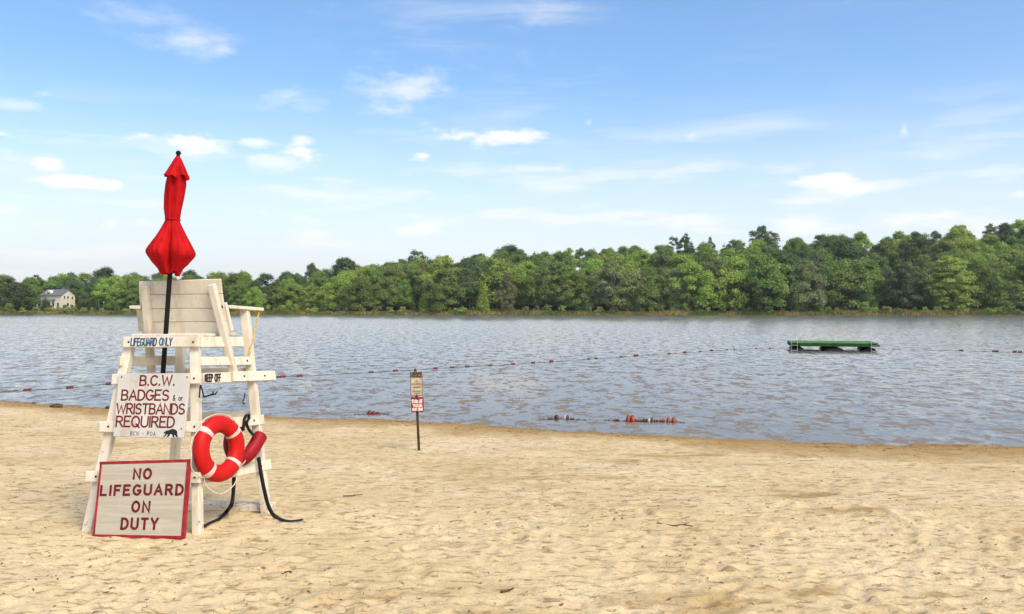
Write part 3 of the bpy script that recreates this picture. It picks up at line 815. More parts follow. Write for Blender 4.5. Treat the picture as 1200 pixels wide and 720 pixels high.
# ------------------------------------------------------------------ house on the far shore
def house():
    cx, cy = spot(68, 21); z0 = LZ(cx, cy) + .4
    rot = R(-15)
    t = thing('house', 'cream two-storey house with grey gabled roof and dormer on the far left shore', 'house', (cx, cy, z0))
    t.rotation_euler[2] = rot
    # local axes: x along the ridge, -y is the long front with the porch, +x end is the gable
    L, Wd, E, Rg = 9.6, 7.4, 4.9, 7.1
    ex, ey, ez = Vector((1, 0, 0)), Vector((0, 1, 0)), Vector((0, 0, 1))
    def part(name, bm, mat, parent=t): return link(name, bm, mat, parent)
    def bx(x0, x1, y0, y1, za, zb, bev=0.0): return box_bm(Vector(((x0 + x1) / 2, (y0 + y1) / 2, (za + zb) / 2)), ex, ey, ez, x1 - x0, y1 - y0, zb - za, bev)
    bm = bmesh.new(); h = Wd / 2
    pr = [(-h, -1.5), (h, -1.5), (h, E), (0, Rg), (-h, E)]
    A = [bm.verts.new((-L / 2, y, z)) for y, z in pr]; B = [bm.verts.new((L / 2, y, z)) for y, z in pr]
    bm.faces.new(A); bm.faces.new(list(reversed(B)))
    for i in range(5): bm.faces.new((A[i], B[i], B[(i + 1) % 5], A[(i + 1) % 5]))
    bmesh.ops.recalc_face_normals(bm, faces=bm.faces); part('wall', bm, M['house_wall'])
    for s in (-1, 1):   # two roof slopes with overhang
        a = Vector((0, s * (h + .45), E - .45 * (Rg - E) / h)); b = Vector((0, 0, Rg))
        d = (b - a).normalized(); n = d.cross(ex) * (1 if s < 0 else 1)
        if n.z < 0: n = -n
        c = (a + b) / 2 + n * .12
        ro = part('roof', box_bm(c, ex, d, n, L + .8, (b - a).length + .1, .2, .02), M['house_roof'])
        if s < 0:
            dm = bmesh.new()
            y0, y1, xa, xb, ze, zt = -h * .86, -h * .05, -3.0, -.2, 6.0, 6.9
            P1 = [dm.verts.new(p) for p in ((xa, y0, 4.9), (xb, y0, 4.9), (xb, y0, ze), ((xa + xb) / 2, y0, zt), (xa, y0, ze))]
            P2 = [dm.verts.new((v.co.x, y1, v.co.z)) for v in P1]
            dm.faces.new(P1); dm.faces.new(list(reversed(P2)))
            for i in range(5): dm.faces.new((P1[i], P2[i], P2[(i + 1) % 5], P1[(i + 1) % 5]))
            bmesh.ops.recalc_face_normals(dm, faces=dm.faces)
            dd = part('dormer', dm, M['house_wall'])
            part('window', bx(-2.25, -.95, y0 - .06, y0 + .02, 5.1, 6.0), M['window_glass'], dd)
            part('chimney', bx(1.6, 2.3, .3, 1.0, 6.2, 8.0, .02), M['house_roof'], ro)
    # porch along the front
    pc = Vector((-1.2, -h - 1.1, 3.0)); d = Vector((0, 1, .30)).normalized()
    po = part('porch_roof', box_bm(pc, ex, d, ex.cross(d), 7.0, 2.7, .16, .01), M['house_roof'])
    for x in (-4.5, -2.3, -.1, 2.1): part('porch_post', bx(x - .1, x + .1, -h - 2.2, -h - 2.0, -.4, 2.7), M['house_trim'], po)
    part('deck', bx(-4.8, 2.4, -h - 2.3, -h, -.9, -.4), M['house_trim'])
    for x0, x1, z1, z2 in ((-4.2, -3.2, .3, 2.2), (-2.0, -.2, -.4, 2.0), (.8, 1.8, .3, 2.2), (3.0, 4.0, .3, 2.0)):
        w = part('window', bx(x0, x1, -h - .06, -h + .03, z1, z2), M['house_trim']); part('pane', bx(x0 + .12, x1 - .12, -h - .09, -h - .02, z1 + .12, z2 - .12), M['window_glass'], w)
    for y0, y1, z1, z2 in ((-2.4, -1.5, 3.3, 4.7), (-.6, .3, 3.3, 4.7), (-.9, .4, .5, 1.9), (-2.9, -1.9, -1.2, .7), (1.7, 2.6, 3.3, 4.6)):
        w = part('window', bx(L / 2 - .03, L / 2 + .06, y0, y1, z1, z2), M['house_trim']); part('pane', bx(L / 2 + .02, L / 2 + .09, y0 + .12, y1 - .12, z1 + .12, z2 - .12), M['window_glass'], w)
    # low wing on the far left
    wg = part('wing_wall', bx(-L / 2 - 4.2, -L / 2 + .01, -2.2, 2.4, -1.5, 2.4), M['house_wall'])
    part('wing_roof', box_bm(Vector((-L / 2 - 2.1, .1, 2.75)), ex, Vector((0, 1, 0)), ez, 4.7, 5.2, .55, .18), M['house_trim'])
    w = part('window', bx(-L / 2 - 3.2, -L / 2 - 1.4, -2.27, -2.17, .4, 1.7), M['house_trim']); part('pane', bx(-L / 2 - 3.05, -L / 2 - 1.55, -2.30, -2.22, .55, 1.55), M['window_glass'], w)
    # lawn right of the house
house()
def lawn():
    xs = np.linspace(spot(84, 6)[0], spot(150, 6)[0], 14); ss = np.linspace(3.5, 22, 8)
    X, S = np.meshgrid(xs, ss); Y = far_y(X) + S; Z = land_z(X, Y) + .12
    idx = np.arange(14 * 8).reshape(8, 14); F = np.stack([idx[:-1, :-1], idx[:-1, 1:], idx[1:, 1:], idx[1:, :-1]], -1).reshape(-1, 4)
    tag(link('lawn', mesh_np('lawn', np.stack([X, Y, Z], -1).reshape(-1, 3), F, True), mat_plain('mown_grass', (.17, .21, .055), .9, .05, .2, .4)), kind='structure')
lawn()

# ------------------------------------------------------------------ swim raft
def raft():
    d = 43.2; cx = (986 - CX) * d / FOC; wx, wy = 4.2, 2.8
    t = thing('swim_raft', 'green-decked swim raft with a steel ladder at each end, floating on the lake', 'raft', (cx, d + wy / 2, WATER))
    t.rotation_euler[2] = R(-15)
    ex, ey, ez = Vector((1, 0, 0)), Vector((0, 1, 0)), Vector((0, 0, 1))
    bx = lambda x0, x1, y0, y1, a, b, bev=.01: box_bm(Vector(((x0 + x1) / 2, (y0 + y1) / 2, (a + b) / 2)), ex, ey, ez, x1 - x0, y1 - y0, b - a, bev)
    link('deck', bx(-wx / 2, wx / 2, -wy / 2, wy / 2, .387, .43), M['raft_green'], t)
    fr = link('frame', bx(-wx / 2 - .01, wx / 2 + .01, -wy / 2 - .01, wy / 2 + .01, .23, .385), M['raft_shade'], t)
    for k, x in enumerate((-1.72, 0, 1.72)):
        w = .62 if k != 1 else 1.0
        b = tube_bm([(x, -wy / 2 + .08, .03), (x, -wy / 2 + .16, .03), (x, wy / 2 - .16, .03), (x, wy / 2 - .08, .03)], [.14, .2, .2, .14], 14, flat=(w / .4, .8))
        smooth(link('float', b, M['drum'], t))
    for sx in (-1, 1):
        x = sx * (wx / 2 - .19)
        r = link('ladder_rail', tube_bm(spline([(x - .15, -wy / 2 - .05, -.35), (x - .15, -wy / 2 - .06, .5), (x - .10, -wy / 2 - .02, .66), (x, -wy / 2, .70), (x + .10, -wy / 2 - .02, .66), (x + .15, -wy / 2 - .06, .5), (x + .15, -wy / 2 - .05, -.35)], 5), .011, 7), M['steel'], t)
        smooth(r)
        for z in (.28, .02): link('rung', tube_bm([(x - .15, -wy / 2 - .06, z), (x + .15, -wy / 2 - .06, z)], .014, 6), M['steel'], r)
        link('bumper', bx(x - .25, x + .25, -wy / 2 - .03, -wy / 2 - .012, .26, .34), M['drum'], fr)
raft()

# ------------------------------------------------------------------ rope lines with floats
def float_bm(r, ln):
    """spindle-shaped float, axis along x, hole collar at both ends"""
    prof = [(-.5, .35), (-.42, .62), (-.25, .93), (0, 1), (.25, .93), (.42, .62), (.5, .35)]
    bm = tube_bm([(x * ln, 0, 0) for x, _ in prof], [r * k for _, k in prof], 10); return bm
FL = {}
def float_mesh(r, ln, col):
    key = (round(r, 3), round(ln, 3), col)
    if key not in FL:
        me = bpy.data.meshes.new('float'); b = float_bm(r, ln); b.to_mesh(me); b.free(); me.materials.append(M[col])
        for p in me.polygons: p.use_smooth = True
        FL[key] = me
    return FL[key]
def W_at(px, py, z): 
    d = (CAMH - z) * FOC / (py - HY); return W(px, py, d)
def buoy_line(label, rope_px, floats, sag=.006):
    pts = [W_at(px, py, WATER + .01) for px, py in rope_px]
    t = thing('buoy_line', label, 'buoy line', tuple(pts[0]), 'float lines on the lake')
    dense = spline(pts, 10)
    for i, p in enumerate(dense): p.z = WATER + .006 + .012 * math.sin(i * 1.7)
    fix(link('rope', tube_bm(dense, .009, 6), M['dark_rope'], t), t)
    for (px, py, n, r, ln, col) in floats:
        for k in range(n):
            p = W_at(px, py, WATER + r * .45); s = ln * 1.02
            # nearest rope direction
            j = min(range(len(dense)), key=lambda i: (dense[i].xy - p.xy).length); a, b = dense[max(j - 1, 0)], dense[min(j + 1, len(dense) - 1)]
            dr = (b - a); dr.z = 0; dr.normalize(); q = dense[j].copy(); q.z = WATER + r * .42
            if j > 0: pass
            q += dr * ((p - dense[j]).dot(dr) + (k - (n - 1) / 2) * s)
            o = link('float', float_mesh(r, ln, col), None, t); o.matrix_world = Matrix.Translation(q) @ Matrix.Rotation(math.atan2(dr.y, dr.x), 4, 'Z')
            o.matrix_parent_inverse = Matrix.Translation(t.location).inverted()
F2 = lambda px, py, n=2, r=.043, ln=.095, c='float_red': (px, py, n, r, ln, c)
buoy_line('long line of red floats strung from the left shore out past the raft',
    [(-60, 464), (0, 459), (33, 457.5), (84, 454.5), (133, 450), (230, 445.5), (341, 441.5), (437, 436.5), (512, 432), (577, 428.5), (628, 425.5), (700, 420.5), (752, 417), (805, 413.5), (838, 411), (865, 409.5), (905, 408.6), (930, 407.5)],
    [F2(33, 457.5), F2(84, 454.5), F2(133, 450.5), F2(331, 442, 3), F2(353, 441, 2), F2(437, 436.5), F2(468, 435, 2, .045), F2(513, 432), F2(533, 431), F2(550, 430, 2), F2(577, 428.5), F2(603, 427), F2(629, 425.6, 2, .05), F2(650, 424, 2, .06),
     F2(691, 421), F2(700, 420.4, 2), F2(731, 418.5), F2(751, 417.2, 3, .065), F2(787, 414.8), F2(806, 413.4, 2, .06), F2(823, 412.2), F2(837, 411, 2, .06), F2(855, 410, 1), F2(863, 409.6, 1), F2(887, 408.9, 1), F2(904, 408.6, 1)])
buoy_line('line of dark red floats running off the right edge of the view behind the raft',
    [(1032, 409.5), (1080, 410.5), (1127, 411.4), (1165, 412.4), (1190, 413), (1260, 415)],
    [F2(1126, 411.4, 2, .06), F2(1166, 412.4, 3, .065), F2(1187, 413, 2, .07), F2(1194, 413.1, 2, .06), F2(1205, 413.5, 2, .06)])
buoy_line('short loose end with three red floats beside the shore left of the signpost',
    [(415, 485.6), (428, 485.3), (436, 485.2), (446, 485.3), (456, 485.8)],
    [(432.5, 485.2, 1, .055, .085, 'float_red'), (437, 485.2, 1, .05, .08, 'float_red'), (441.5, 485.3, 1, .042, .07, 'float_red')])
buoy_line('short rope near shore with one big pale-topped float between two small red ones',
    [(632, 491), (645, 491.4), (658, 491), (670, 491.5), (688, 492.4)],
    [(645, 491.4, 2, .03, .045, 'float_red'), (655.3, 491, 1, .065, .085, 'float_dark'), (660, 491, 1, .068, .06, 'float_white'), (662.5, 491, 1, .06, .06, 'float_dark'), (670, 491.6, 2, .03, .045, 'float_red')])
buoy_line('rope near shore crowded with big orange and small red floats, right of the signpost',
    [(708, 492.6), (722, 493.2), (740, 493.6), (760, 494), (790, 494.6), (802, 495.5)],
    [(722.5, 493.2, 2, .036, .045, 'float_red'), (736, 493.6, 1, .085, .085, 'float_orange'), (741, 493.6, 1, .09, .09, 'float_orange'), (748.5, 493.8, 3, .035, .05, 'float_red'),
     (756.5, 494, 2, .045, .05, 'float_dark'), (760.5, 494.1, 1, .055, .06, 'float_white'), (764, 494.2, 1, .055, .05, 'float_dark'), (769, 494.3, 2, .034, .045, 'float_red'), (776, 494.4, 2, .036, .05, 'float_red'), (783.5, 494.5, 1, .068, .07, 'float_orange'), (788.5, 494.6, 1, .074, .085, 'float_orange')])

# ------------------------------------------------------------------ brush lettering: single-stroke glyphs swept as flat ribbons
def arc(cx, cy, rx, ry, a0, a1, n=9):
    return [(cx + rx * math.cos(R(a0 + (a1 - a0) * i / (n - 1))), cy + ry * math.sin(R(a0 + (a1 - a0) * i / (n - 1)))) for i in range(n)]
GLYPH = {   # width, strokes; baseline 0, cap height 1
    'A': (.66, [[(0, 0), (.33, 1), (.66, 0)], [(.11, .34), (.55, .34)]]),
    'B': (.56, [[(0, 0), (0, 1), (.28, 1)] + arc(.28, .76, .24, .24, 90, -90) + [(0, .52)], [(.28, .52)] + arc(.28, .26, .28, .26, 90, -90) + [(0, 0)]]),
    'C': (.62, [arc(.34, .5, .34, .5, 42, 318, 15)]),
    'D': (.60, [[(0, 0), (0, 1), (.22, 1)] + arc(.22, .5, .38, .5, 90, -90, 13) + [(0, 0)]]),
    'E': (.52, [[(.52, 1), (0, 1), (0, 0), (.52, 0)], [(0, .52), (.42, .52)]]),
    'F': (.50, [[(.50, 1), (0, 1), (0, 0)], [(0, .52), (.40, .52)]]),
    'G': (.66, [arc(.34, .5, .34, .5, 48, 350, 15) + [(.66, .44), (.40, .44)]]),
    'I': (.04, [[(.02, 0), (.02, 1)]]),
    'K': (.56, [[(0, 0), (0, 1)], [(.56, 1), (.02, .42)], [(.18, .58), (.58, 0)]]),
    'L': (.50, [[(0, 1), (0, 0), (.50, 0)]]),
    'M': (.72, [[(0, 0), (.04, 1), (.36, .25), (.68, 1), (.72, 0)]]),
    'N': (.60, [[(0, 0), (0, 1), (.60, 0), (.60, 1)]]),
    'O': (.68, [arc(.34, .5, .34, .5, 90, 450, 21)]),
    'P': (.54, [[(0, 0), (0, 1), (.28, 1)] + arc(.28, .75, .25, .25, 90, -90) + [(0, .5)]]),
    'Q': (.70, [arc(.34, .5, .34, .5, 90, 450, 21), [(.42, .26), (.70, -.06)]]),
    'R': (.58, [[(0, 0), (0, 1), (.28, 1)] + arc(.28, .75, .25, .25, 90, -90) + [(0, .5)], [(.26, .5), (.58, 0)]]),
    'S': (.56, [arc(.28, .755, .25, .245, 30, 270, 11) + arc(.28, .255, .27, .255, 90, -150, 11)]),
    'T': (.58, [[(0, 1), (.58, 1)], [(.29, 1), (.29, 0)]]),
    'U': (.60, [[(0, 1), (0, .3)] + arc(.30, .3, .30, .3, 180, 360) + [(.60, 1)]]),
    'W': (.92, [[(0, 1), (.22, 0), (.46, .82), (.70, 0), (.92, 1)]]),
    'Y': (.60, [[(0, 1), (.30, .48), (.60, 1)], [(.30, .48), (.30, 0)]]),
    '.': (.08, [[(.04, .0), (.04, .06)]]), '-': (.30, [[(0, .48), (.30, .48)]]),
    '&': (.60, [[(.60, 0), (.12, .72)] + arc(.27, .80, .15, .2, 200, 20, 7) + [(.08, .34)] + arc(.24, .2, .2, .2, 150, 330, 7) + [(.56, .4)]]),
    'o': (.44, [arc(.22, .3, .22, .3, 90, 450, 15)]), 'r': (.30, [[(0, 0), (0, .6)], arc(.2, .35, .2, .25, 180, 60, 6)]),
    ' ': (.42, []),
}
class Quad:
    """flat board given by its four corners (top left, top right, bottom right, bottom left)"""
    def __init__(s, tl, tr, br, bl):
        s.c = (tl, tr, br, bl); s.n = (tr - tl).cross(bl - tl).normalized()
        if s.n.dot(Vector((0, 0, CAMH)) - tl) < 0: s.n = -s.n
    def at(s, u, v, off=0.0):
        tl, tr, br, bl = s.c; return (tl * (1 - u) + tr * u) * (1 - v) + (bl * (1 - u) + br * u) * v + s.n * off
    def size(s):
        return ((s.c[1] - s.c[0]).length + (s.c[2] - s.c[3]).length) / 2, ((s.c[3] - s.c[0]).length + (s.c[2] - s.c[1]).length) / 2
def lettering(parent, q, text, u0, u1, v0, v1, weight, mat, gap=.26, off=.002, slant=0.0, jitter=0.0, name='lettering'):
    sw, sh = q.size(); H = (v1 - v0) * sh
    adv = sum(GLYPH[c][0] for c in text) + gap * (len(text) - 1); sx = (u1 - u0) * sw / adv
    bm = bmesh.new(); x = 0.0; k = 0; rr = random.Random(text)
    for ch in text:
        w, strokes = GLYPH[ch]; jy = rr.uniform(-1, 1) * jitter
        for st in strokes:
            pts = [((x + p[0]) * sx + slant * p[1] * H, (p[1] + jy) * H) for p in st]
            k += 1; n = len(pts); L, Rr = [], []
            hw = weight / 2
            dirs = [(Vector(pts[i + 1]) - Vector(pts[i])).normalized() if Vector(pts[i + 1]) != Vector(pts[i]) else Vector((1, 0)) for i in range(n - 1)]
            ext = [Vector(p) for p in pts]; ext[0] = ext[0] - dirs[0] * hw * .8; ext[-1] = ext[-1] + dirs[-1] * hw * .8
            for i in range(n):
                d0 = dirs[max(i - 1, 0)]; d1 = dirs[min(i, n - 2)]; m = (d0 + d1)
                if m.length < .35: m = d1.copy()
                m.normalize(); nn = Vector((-m.y, m.x)); sc = hw / max(.5, nn.dot(Vector((-d1.y, d1.x))))
                L.append(ext[i] + nn * sc); Rr.append(ext[i] - nn * sc)
            def place(p): return q.at(u0 + p.x / sw, v1 - p.y / sh, off + .00012 * (k % 7))
            a = [bm.verts.new(place(p)) for p in L]; b = [bm.verts.new(place(p)) for p in Rr]
            for i in range(n - 1): bm.faces.new((a[i], a[i + 1], b[i + 1], b[i]))
        x += w + gap
    o = link(name, bm, mat, parent); return fix(o, parent)
def board(parent, q, th, mat, name='board', bev=.002):
    bm = bmesh.new()
    f = [bm.verts.new(c) for c in q.c]; b = [bm.verts.new(c - q.n * th) for c in q.c]
    bm.faces.new(f); bm.faces.new(list(reversed(b)))
    for i in range(4): bm.faces.new((f[i], f[(i + 1) % 4], b[(i + 1) % 4], b[i]))
    bmesh.ops.recalc_face_normals(bm, faces=bm.faces)
    bmesh.ops.bevel(bm, geom=list(bm.edges), offset=bev, segments=1, affect='EDGES', profile=.5)
    return fix(link(name, bm, mat, parent), parent)

# ------------------------------------------------------------------ small signpost near the water
def signpost():
    d = 11.0
    for _ in range(30):
        x = (491 - CX) * d / FOC; d = (CAMH - sand_z(x, d)) * FOC / (528 - HY)
    base = W(491, 528, d); top = W(486.6, 432.5, d)
    t = thing('signpost', 'small thin post with a tan sign above a red sign, near the waterline', 'sign', tuple(base))
    ax = (top - base).normalized(); foot = base - ax * .25
    fix(link('post', plank_bm(foot, top, Vector((0, -1, 0)), .034, -.012, .012, .003), M['rusty'], t), t)
    def panel(c, dd, mat, label):
        q = Quad(*[W(px, py, dd) for px, py in c]); b = board(t, q, .004, mat, 'sign_panel', .001); b['label'] = label; return q, b
    q1, b1 = panel([(480.5, 436), (495, 435.8), (495.6, 464), (481.3, 464.4)], d - .022, M['sign_tan'], 'faded tan notice panel with a dark border')
    q2, b2 = panel([(481.3, 466), (496.4, 465.6), (496.8, 483.2), (482.2, 483.6)], d - .022, M['sign_red'], 'red panel with white lettering')
    for (ua, va, ub, vb) in ((.03, .02, .97, .02), (.03, .98, .97, .98), (.03, .02, .03, .98), (.97, .02, .97, .98)):   # printed border
        bm = tube_bm([q1.at(ua, va, .002), q1.at(ub, vb, .002)], .0045, 4); fix(link('border', bm, M['ink_dark'], t), t)
    lettering(t, q1, 'NOTICE', .08, .92, .06, .22, .017, M['ink_dark'])
    rr = random.Random(4)
    for v0, v1, ua, ub, m_, n in ((.36, .41, .40, .60, 'ink_dark', 3), (.47, .54, .12, .90, 'ink_green', 9), (.60, .67, .20, .84, 'ink_dark', 8), (.77, .82, .22, .84, 'ink_dark', 9), (.86, .91, .28, .76, 'ink_dark', 7)):
        bm = bmesh.new(); x = ua
        while x < ub:      # print too small to read: rows of little strokes
            h = rr.uniform(.7, 1.0); w = rr.uniform(.02, .05)
            vs_ = [bm.verts.new(q1.at(*p, .0025)) for p in ((x, v1 - (v1 - v0) * h), (x + w, v1 - (v1 - v0) * h), (x + w, v1), (x, v1))]; bm.faces.new(vs_)
            x += w + rr.uniform(.015, .05)
        fix(link('lettering', bm, M[m_], t), t)
    lettering(t, q2, 'SWIM AT', .10, .88, .16, .36, .016, M['ink_white'])
    lettering(t, q2, 'YOUR', .16, .86, .47, .64, .015, M['ink_white'])
    lettering(t, q2, 'OWN RISK', .10, .90, .73, .88, .013, M['ink_white'])
    for q, v in ((q1, .05), (q1, .95), (q2, .08), (q2, .93)):
        c = q.at(.5 if q is q1 else .45, v, .003); fix(link('bolt', tube_bm([c, c - Vector((0, .006, 0))], .008, 7), M['rusty'], t), t)
    # rusty clip that holds the tan panel to the post
    fix(link('clip', plank_bm(q1.at(.47, -.05, .004), q1.at(.47, .2, .004), q1.n, .022, -.002, .003, .001), mat_plain('rust_orange', (.20, .10, .035), .85, .2, .4, 50), t), t)
signpost()

# ------------------------------------------------------------------ lifeguard chair
NR, NL = W(229, 627, 6.60), W(100, 624, 6.72)
FR, FL = W(310, 602, 7.32), W(199, 604, 7.42)
NRt = W(226, 400, 6.93)
front = Plane(NR, NL, NRt)
side = Plane(NR, FR, NRt)
FRt = side.hit(285, 363)
far = Plane(FR, FL, FRt)
NLt = front.hit(151, 400)
left = Plane(NL, FL, NLt); left.n = -left.n if left.n.x > 0 else left.n
chair_z = (NR.z + NL.z + FR.z + FL.z) / 4
CH = thing('lifeguard_chair', 'tall weathered white wooden lifeguard chair seen from behind on the sand', 'lifeguard chair', tuple(((NR + NL + FR + FL) / 4).xy) + (chair_z,))
def cpart(name, bm, mat=None, parent=None): return fix(link(name, bm, mat or M['chair'], parent or CH), CH)
def leg(a, b, n, w, t):
    ax = (b - a).normalized(); g = sand_z(a.x, a.y); a2 = a + ax * ((g - .10 - a.z) / ax.z)
    return cpart('leg', plank_bm(a2, b, n, w, -t, 0, .004))
leg(NR, front.hit(226, 399), front.n, .064, .075)
leg(NL, front.hit(151, 399), front.n, .076, .06)
leg(FR, FRt, far.n, .072, .06)
leg(FL, far.hit(210.5, 398), far.n, .072, .06)
def rail(pl, p0, p1, w=.086, off=.036, th=.036, name='rail'):
    a, b = pl.hit(*p0, off), pl.hit(*p1, off)
    return cpart(name, plank_bm(a, b, pl.n, w, -th + .001, 0, .004)), a, b
r1, r1a, r1b = rail(front, (144, 401), (233, 400.6))
rail(front, (130.5, 444.5), (234, 443.6))
rail(front, (115, 500.5), (235, 500.3))
rail(front, (100, 558.5), (234, 560))
rail(side, (234.5, 401), (286, 400.6), off=.034)
rail(side, (236.5, 423.5), (295, 423), .072, off=.034)
rk, rka, rkb = rail(side, (239, 443.4), (281, 442), off=.026, th=.030)
rail(side, (274, 441.4), (323, 440), off=.060, th=.033, name='foot_board_arm')
rail(side, (237, 500), (310, 491.5), off=.034)
rail(side, (237, 561), (318, 544), off=.034)
for p0, p1 in (((146, 401), (206, 398)), ((141, 423.5), (206, 423)), ((136, 446), (204, 441)), ((117, 501), (202, 492))):
    a, b = left.hit(*p0), left.hit(*p1); cpart('rail', plank_bm(a, b, left.n, .078, .001, .036, .004))
for p0, p1, th in (((204, 437.5), (296, 437), .03), ((200, 489), (303, 488), .03)):
    a, b = far.hit(*p0, -.062), far.hit(*p1, -.062); cpart('rail', plank_bm(a, b, far.n, .085, -.032, -.001, .004))
# ground board across the feet on the water side
a, b = W(196, 604.5, 7.47), W(319, 603.5, 7.39); a.z = sand_z(a.x, a.y) + .015; b.z = sand_z(b.x, b.y) + .015
cpart('ground_board', box_bm((a + b) / 2 + Vector((0, .05, .012)), (b - a).normalized(), Vector((0, 1, 0)), Vector((0, 0, 1)), (b - a).length, .12, .06, .004))
# seat slats
sA, sB, sC, sD = front.hit(149, 394.5, -.02), front.hit(231, 394.5, -.02), side.hit(284, 393.5, -.02), left.hit(207, 393.5)
for k in range(4):
    f = (k + .5) / 4; l_ = sA.lerp(sD, f); r_ = sB.lerp(sC, f); l_.z = r_.z = 1.528
    wd = ((sD - sA).length) / 4 * .93; al = (r_ - l_).normalized()
    cpart('seat_slat', box_bm((l_ + r_) / 2, al, Vector((-al.y, al.x, 0)), Vector((0, 0, 1)), (r_ - l_).length - .02, wd, .026, .004))
# backrest: four boards on two raked posts
back = Plane(W(162.5, 330, 7.20), W(258, 327, 7.13), W(165, 393, 7.31))
edge = [((162.5, 330), (258, 327)), ((163, 345.8), (260, 344.8)), ((164, 362), (262, 361.4)), ((165, 378), (264.5, 377.2)), ((166.5, 393.5), (267, 392.2))]
for k in range(4):
    (l0, r0), (l1, r1_) = edge[k], edge[k + 1]
    g = .35
    q = Quad(back.hit(l0[0], l0[1] + g), back.hit(r0[0], r0[1] + g), back.hit(r1_[0], r1_[1] - g), back.hit(l1[0], l1[1] - g))
    bb = board(CH, q, .024 + .002 * (k % 2), M['chair'], 'back_board', .003)
pa, pb = back.hit(168, 335.5, .062), back.hit(175.5, 438, .062); cpart('back_post', plank_bm(pa, pb, back.n, .055, -.061, 0, .004))
pa, pb = back.hit(246, 334.5, .062), back.hit(274.5, 447, .062); cpart('back_post', plank_bm(pa, pb, back.n, .055, -.061, 0, .004))
pa, pb = back.hit(162.5, 361, -.03), back.hit(165, 389, -.03); cpart('arm_batten', plank_bm(pa, pb, back.n, .05, -.045, -.002, .004))
pa, pb = back.hit(260.5, 356, -.03), back.hit(268.5, 389, -.03); cpart('arm_batten', plank_bm(pa, pb, back.n, .05, -.045, -.002, .004))
def flat(a, b, w, th, name):
    al = (b - a).normalized(); sd = al.cross(Vector((0, 0, 1))).normalized(); return cpart(name, box_bm((a + b) / 2, al, sd, sd.cross(al), (b - a).length, w, th, .004))
flat(side.hit(254, 358.8, .0), side.hit(304.5, 362.8, .0), .10, .028, 'armrest')
flat(W(157.5, 360.2, 7.16), W(180, 361.4, 7.62), .085, .028, 'armrest')
pa = left.hit(192, 361.5); pb = far.hit(209, 398, -.02); cpart('arm_post', plank_bm(W(181, 362.6, 7.55), pb, far.n, .06, -.05, 0, .004))
# painted words
qr = Quad(front.hit(144, 395.3, .0375), front.hit(233, 394.6, .0375), front.hit(233, 406.6, .0375), front.hit(144, 407, .0375))
lettering(CH, qr, 'LIFEGUARD ONLY', .105, .645, .13, .84, .0105, M['blue_letter'], gap=.16, off=.0006, slant=.10, jitter=.03)
qk = Quad(side.hit(239, 437.4, .0272), side.hit(281, 436.2, .0272), side.hit(281, 447.8, .0272), side.hit(239, 449.4, .0272))
lettering(CH, qk, 'KEEP OFF', .03, .45, .16, .84, .013, M['black_letter'], gap=.18, off=.0006)
# carriage bolts at the joints
for (pl, px, py, off) in [(front, 151, 401, .037), (front, 226.5, 401, .037), (front, 143, 443.5, .037), (front, 227.5, 443.6, .037), (front, 127, 500, .037), (front, 228, 500.2, .037), (front, 228.3, 559.8, .037), (front, 112.5, 558.6, .037),
                          (side, 289.5, 423, .035), (side, 297.5, 493, .035), (side, 306, 546.5, .035), (side, 286, 441, .061), (side, 310, 440.4, .061)]:
    c = pl.hit(px, py, off - .002); cpart('bolt', tube_bm([c, c + pl.n * .006], .0085, 8), M['rusty'])
# bent wire hooks
def wire(pts, r, name='hook', mat='black'):
    return smooth(cpart(name, tube_bm(pts, r, 6), M[mat]))
h1 = wire([W(234.6, 451, 6.79), W(233.8, 466, 6.80), W(239, 465.6, 6.84), W(235.2, 451.4, 6.80)], .006)
wire([W(239, 465.6, 6.84), W(245, 463.6, 6.86), W(249, 462, 6.88), W(250.2, 459.2, 6.88)], .006)
wire([W(245, 463.6, 6.86), W(252.5, 462, 6.90), W(254.8, 458.8, 6.90)], .006)
wire([far.hit(287, 461, .004), far.hit(286, 468, .006), far.hit(284.4, 471, .008), far.hit(285.2, 474.4, .01), far.hit(286.6, 472.4, .01)], .005)
for (px, py) in ((174.6, 360.6), (260, 359.4)): c = back.hit(px, py, .004); cpart('bolt', tube_bm([c, c + back.n * .008], .011, 8), M['rusty'])

# ------------------------------------------------------------------ boards hung on / leaning against the chair
OFF = .0625
q = Quad(front.hit(139, 438.4, OFF), front.hit(222.3, 437.6, OFF), front.hit(215, 513.4, OFF), front.hit(132.5, 511.8, OFF))
S1 = thing('rules_board', 'white board lettered in dark red about badges and wristbands, with a black bear', 'sign', tuple(q.at(.5, 1)))
board(S1, q, .022, M['sign_white'], 'board')
for txt, u0, u1, v0, v1, wt, m_, gp in (('B.C.W.', .318, .80, .035, .185, .0135, 'red_letter', .20), ('BADGES', .075, .735, .265, .42, .0135, 'red_letter', .17), ('WRISTBANDS', .02, .975, .48, .635, .0130, 'red_letter', .15),
                                    ('REQUIRED', .03, .85, .68, .84, .0135, 'red_letter', .17), ('& or', .80, .935, .345, .425, .006, 'black_letter', .25), ('BCW - POA', .245, .60, .915, .975, .0045, 'ink_dark', .42)):
    lettering(S1, q, txt, u0, u1, v0, v1, wt, M[m_], gap=gp, off=.0008, jitter=.012)
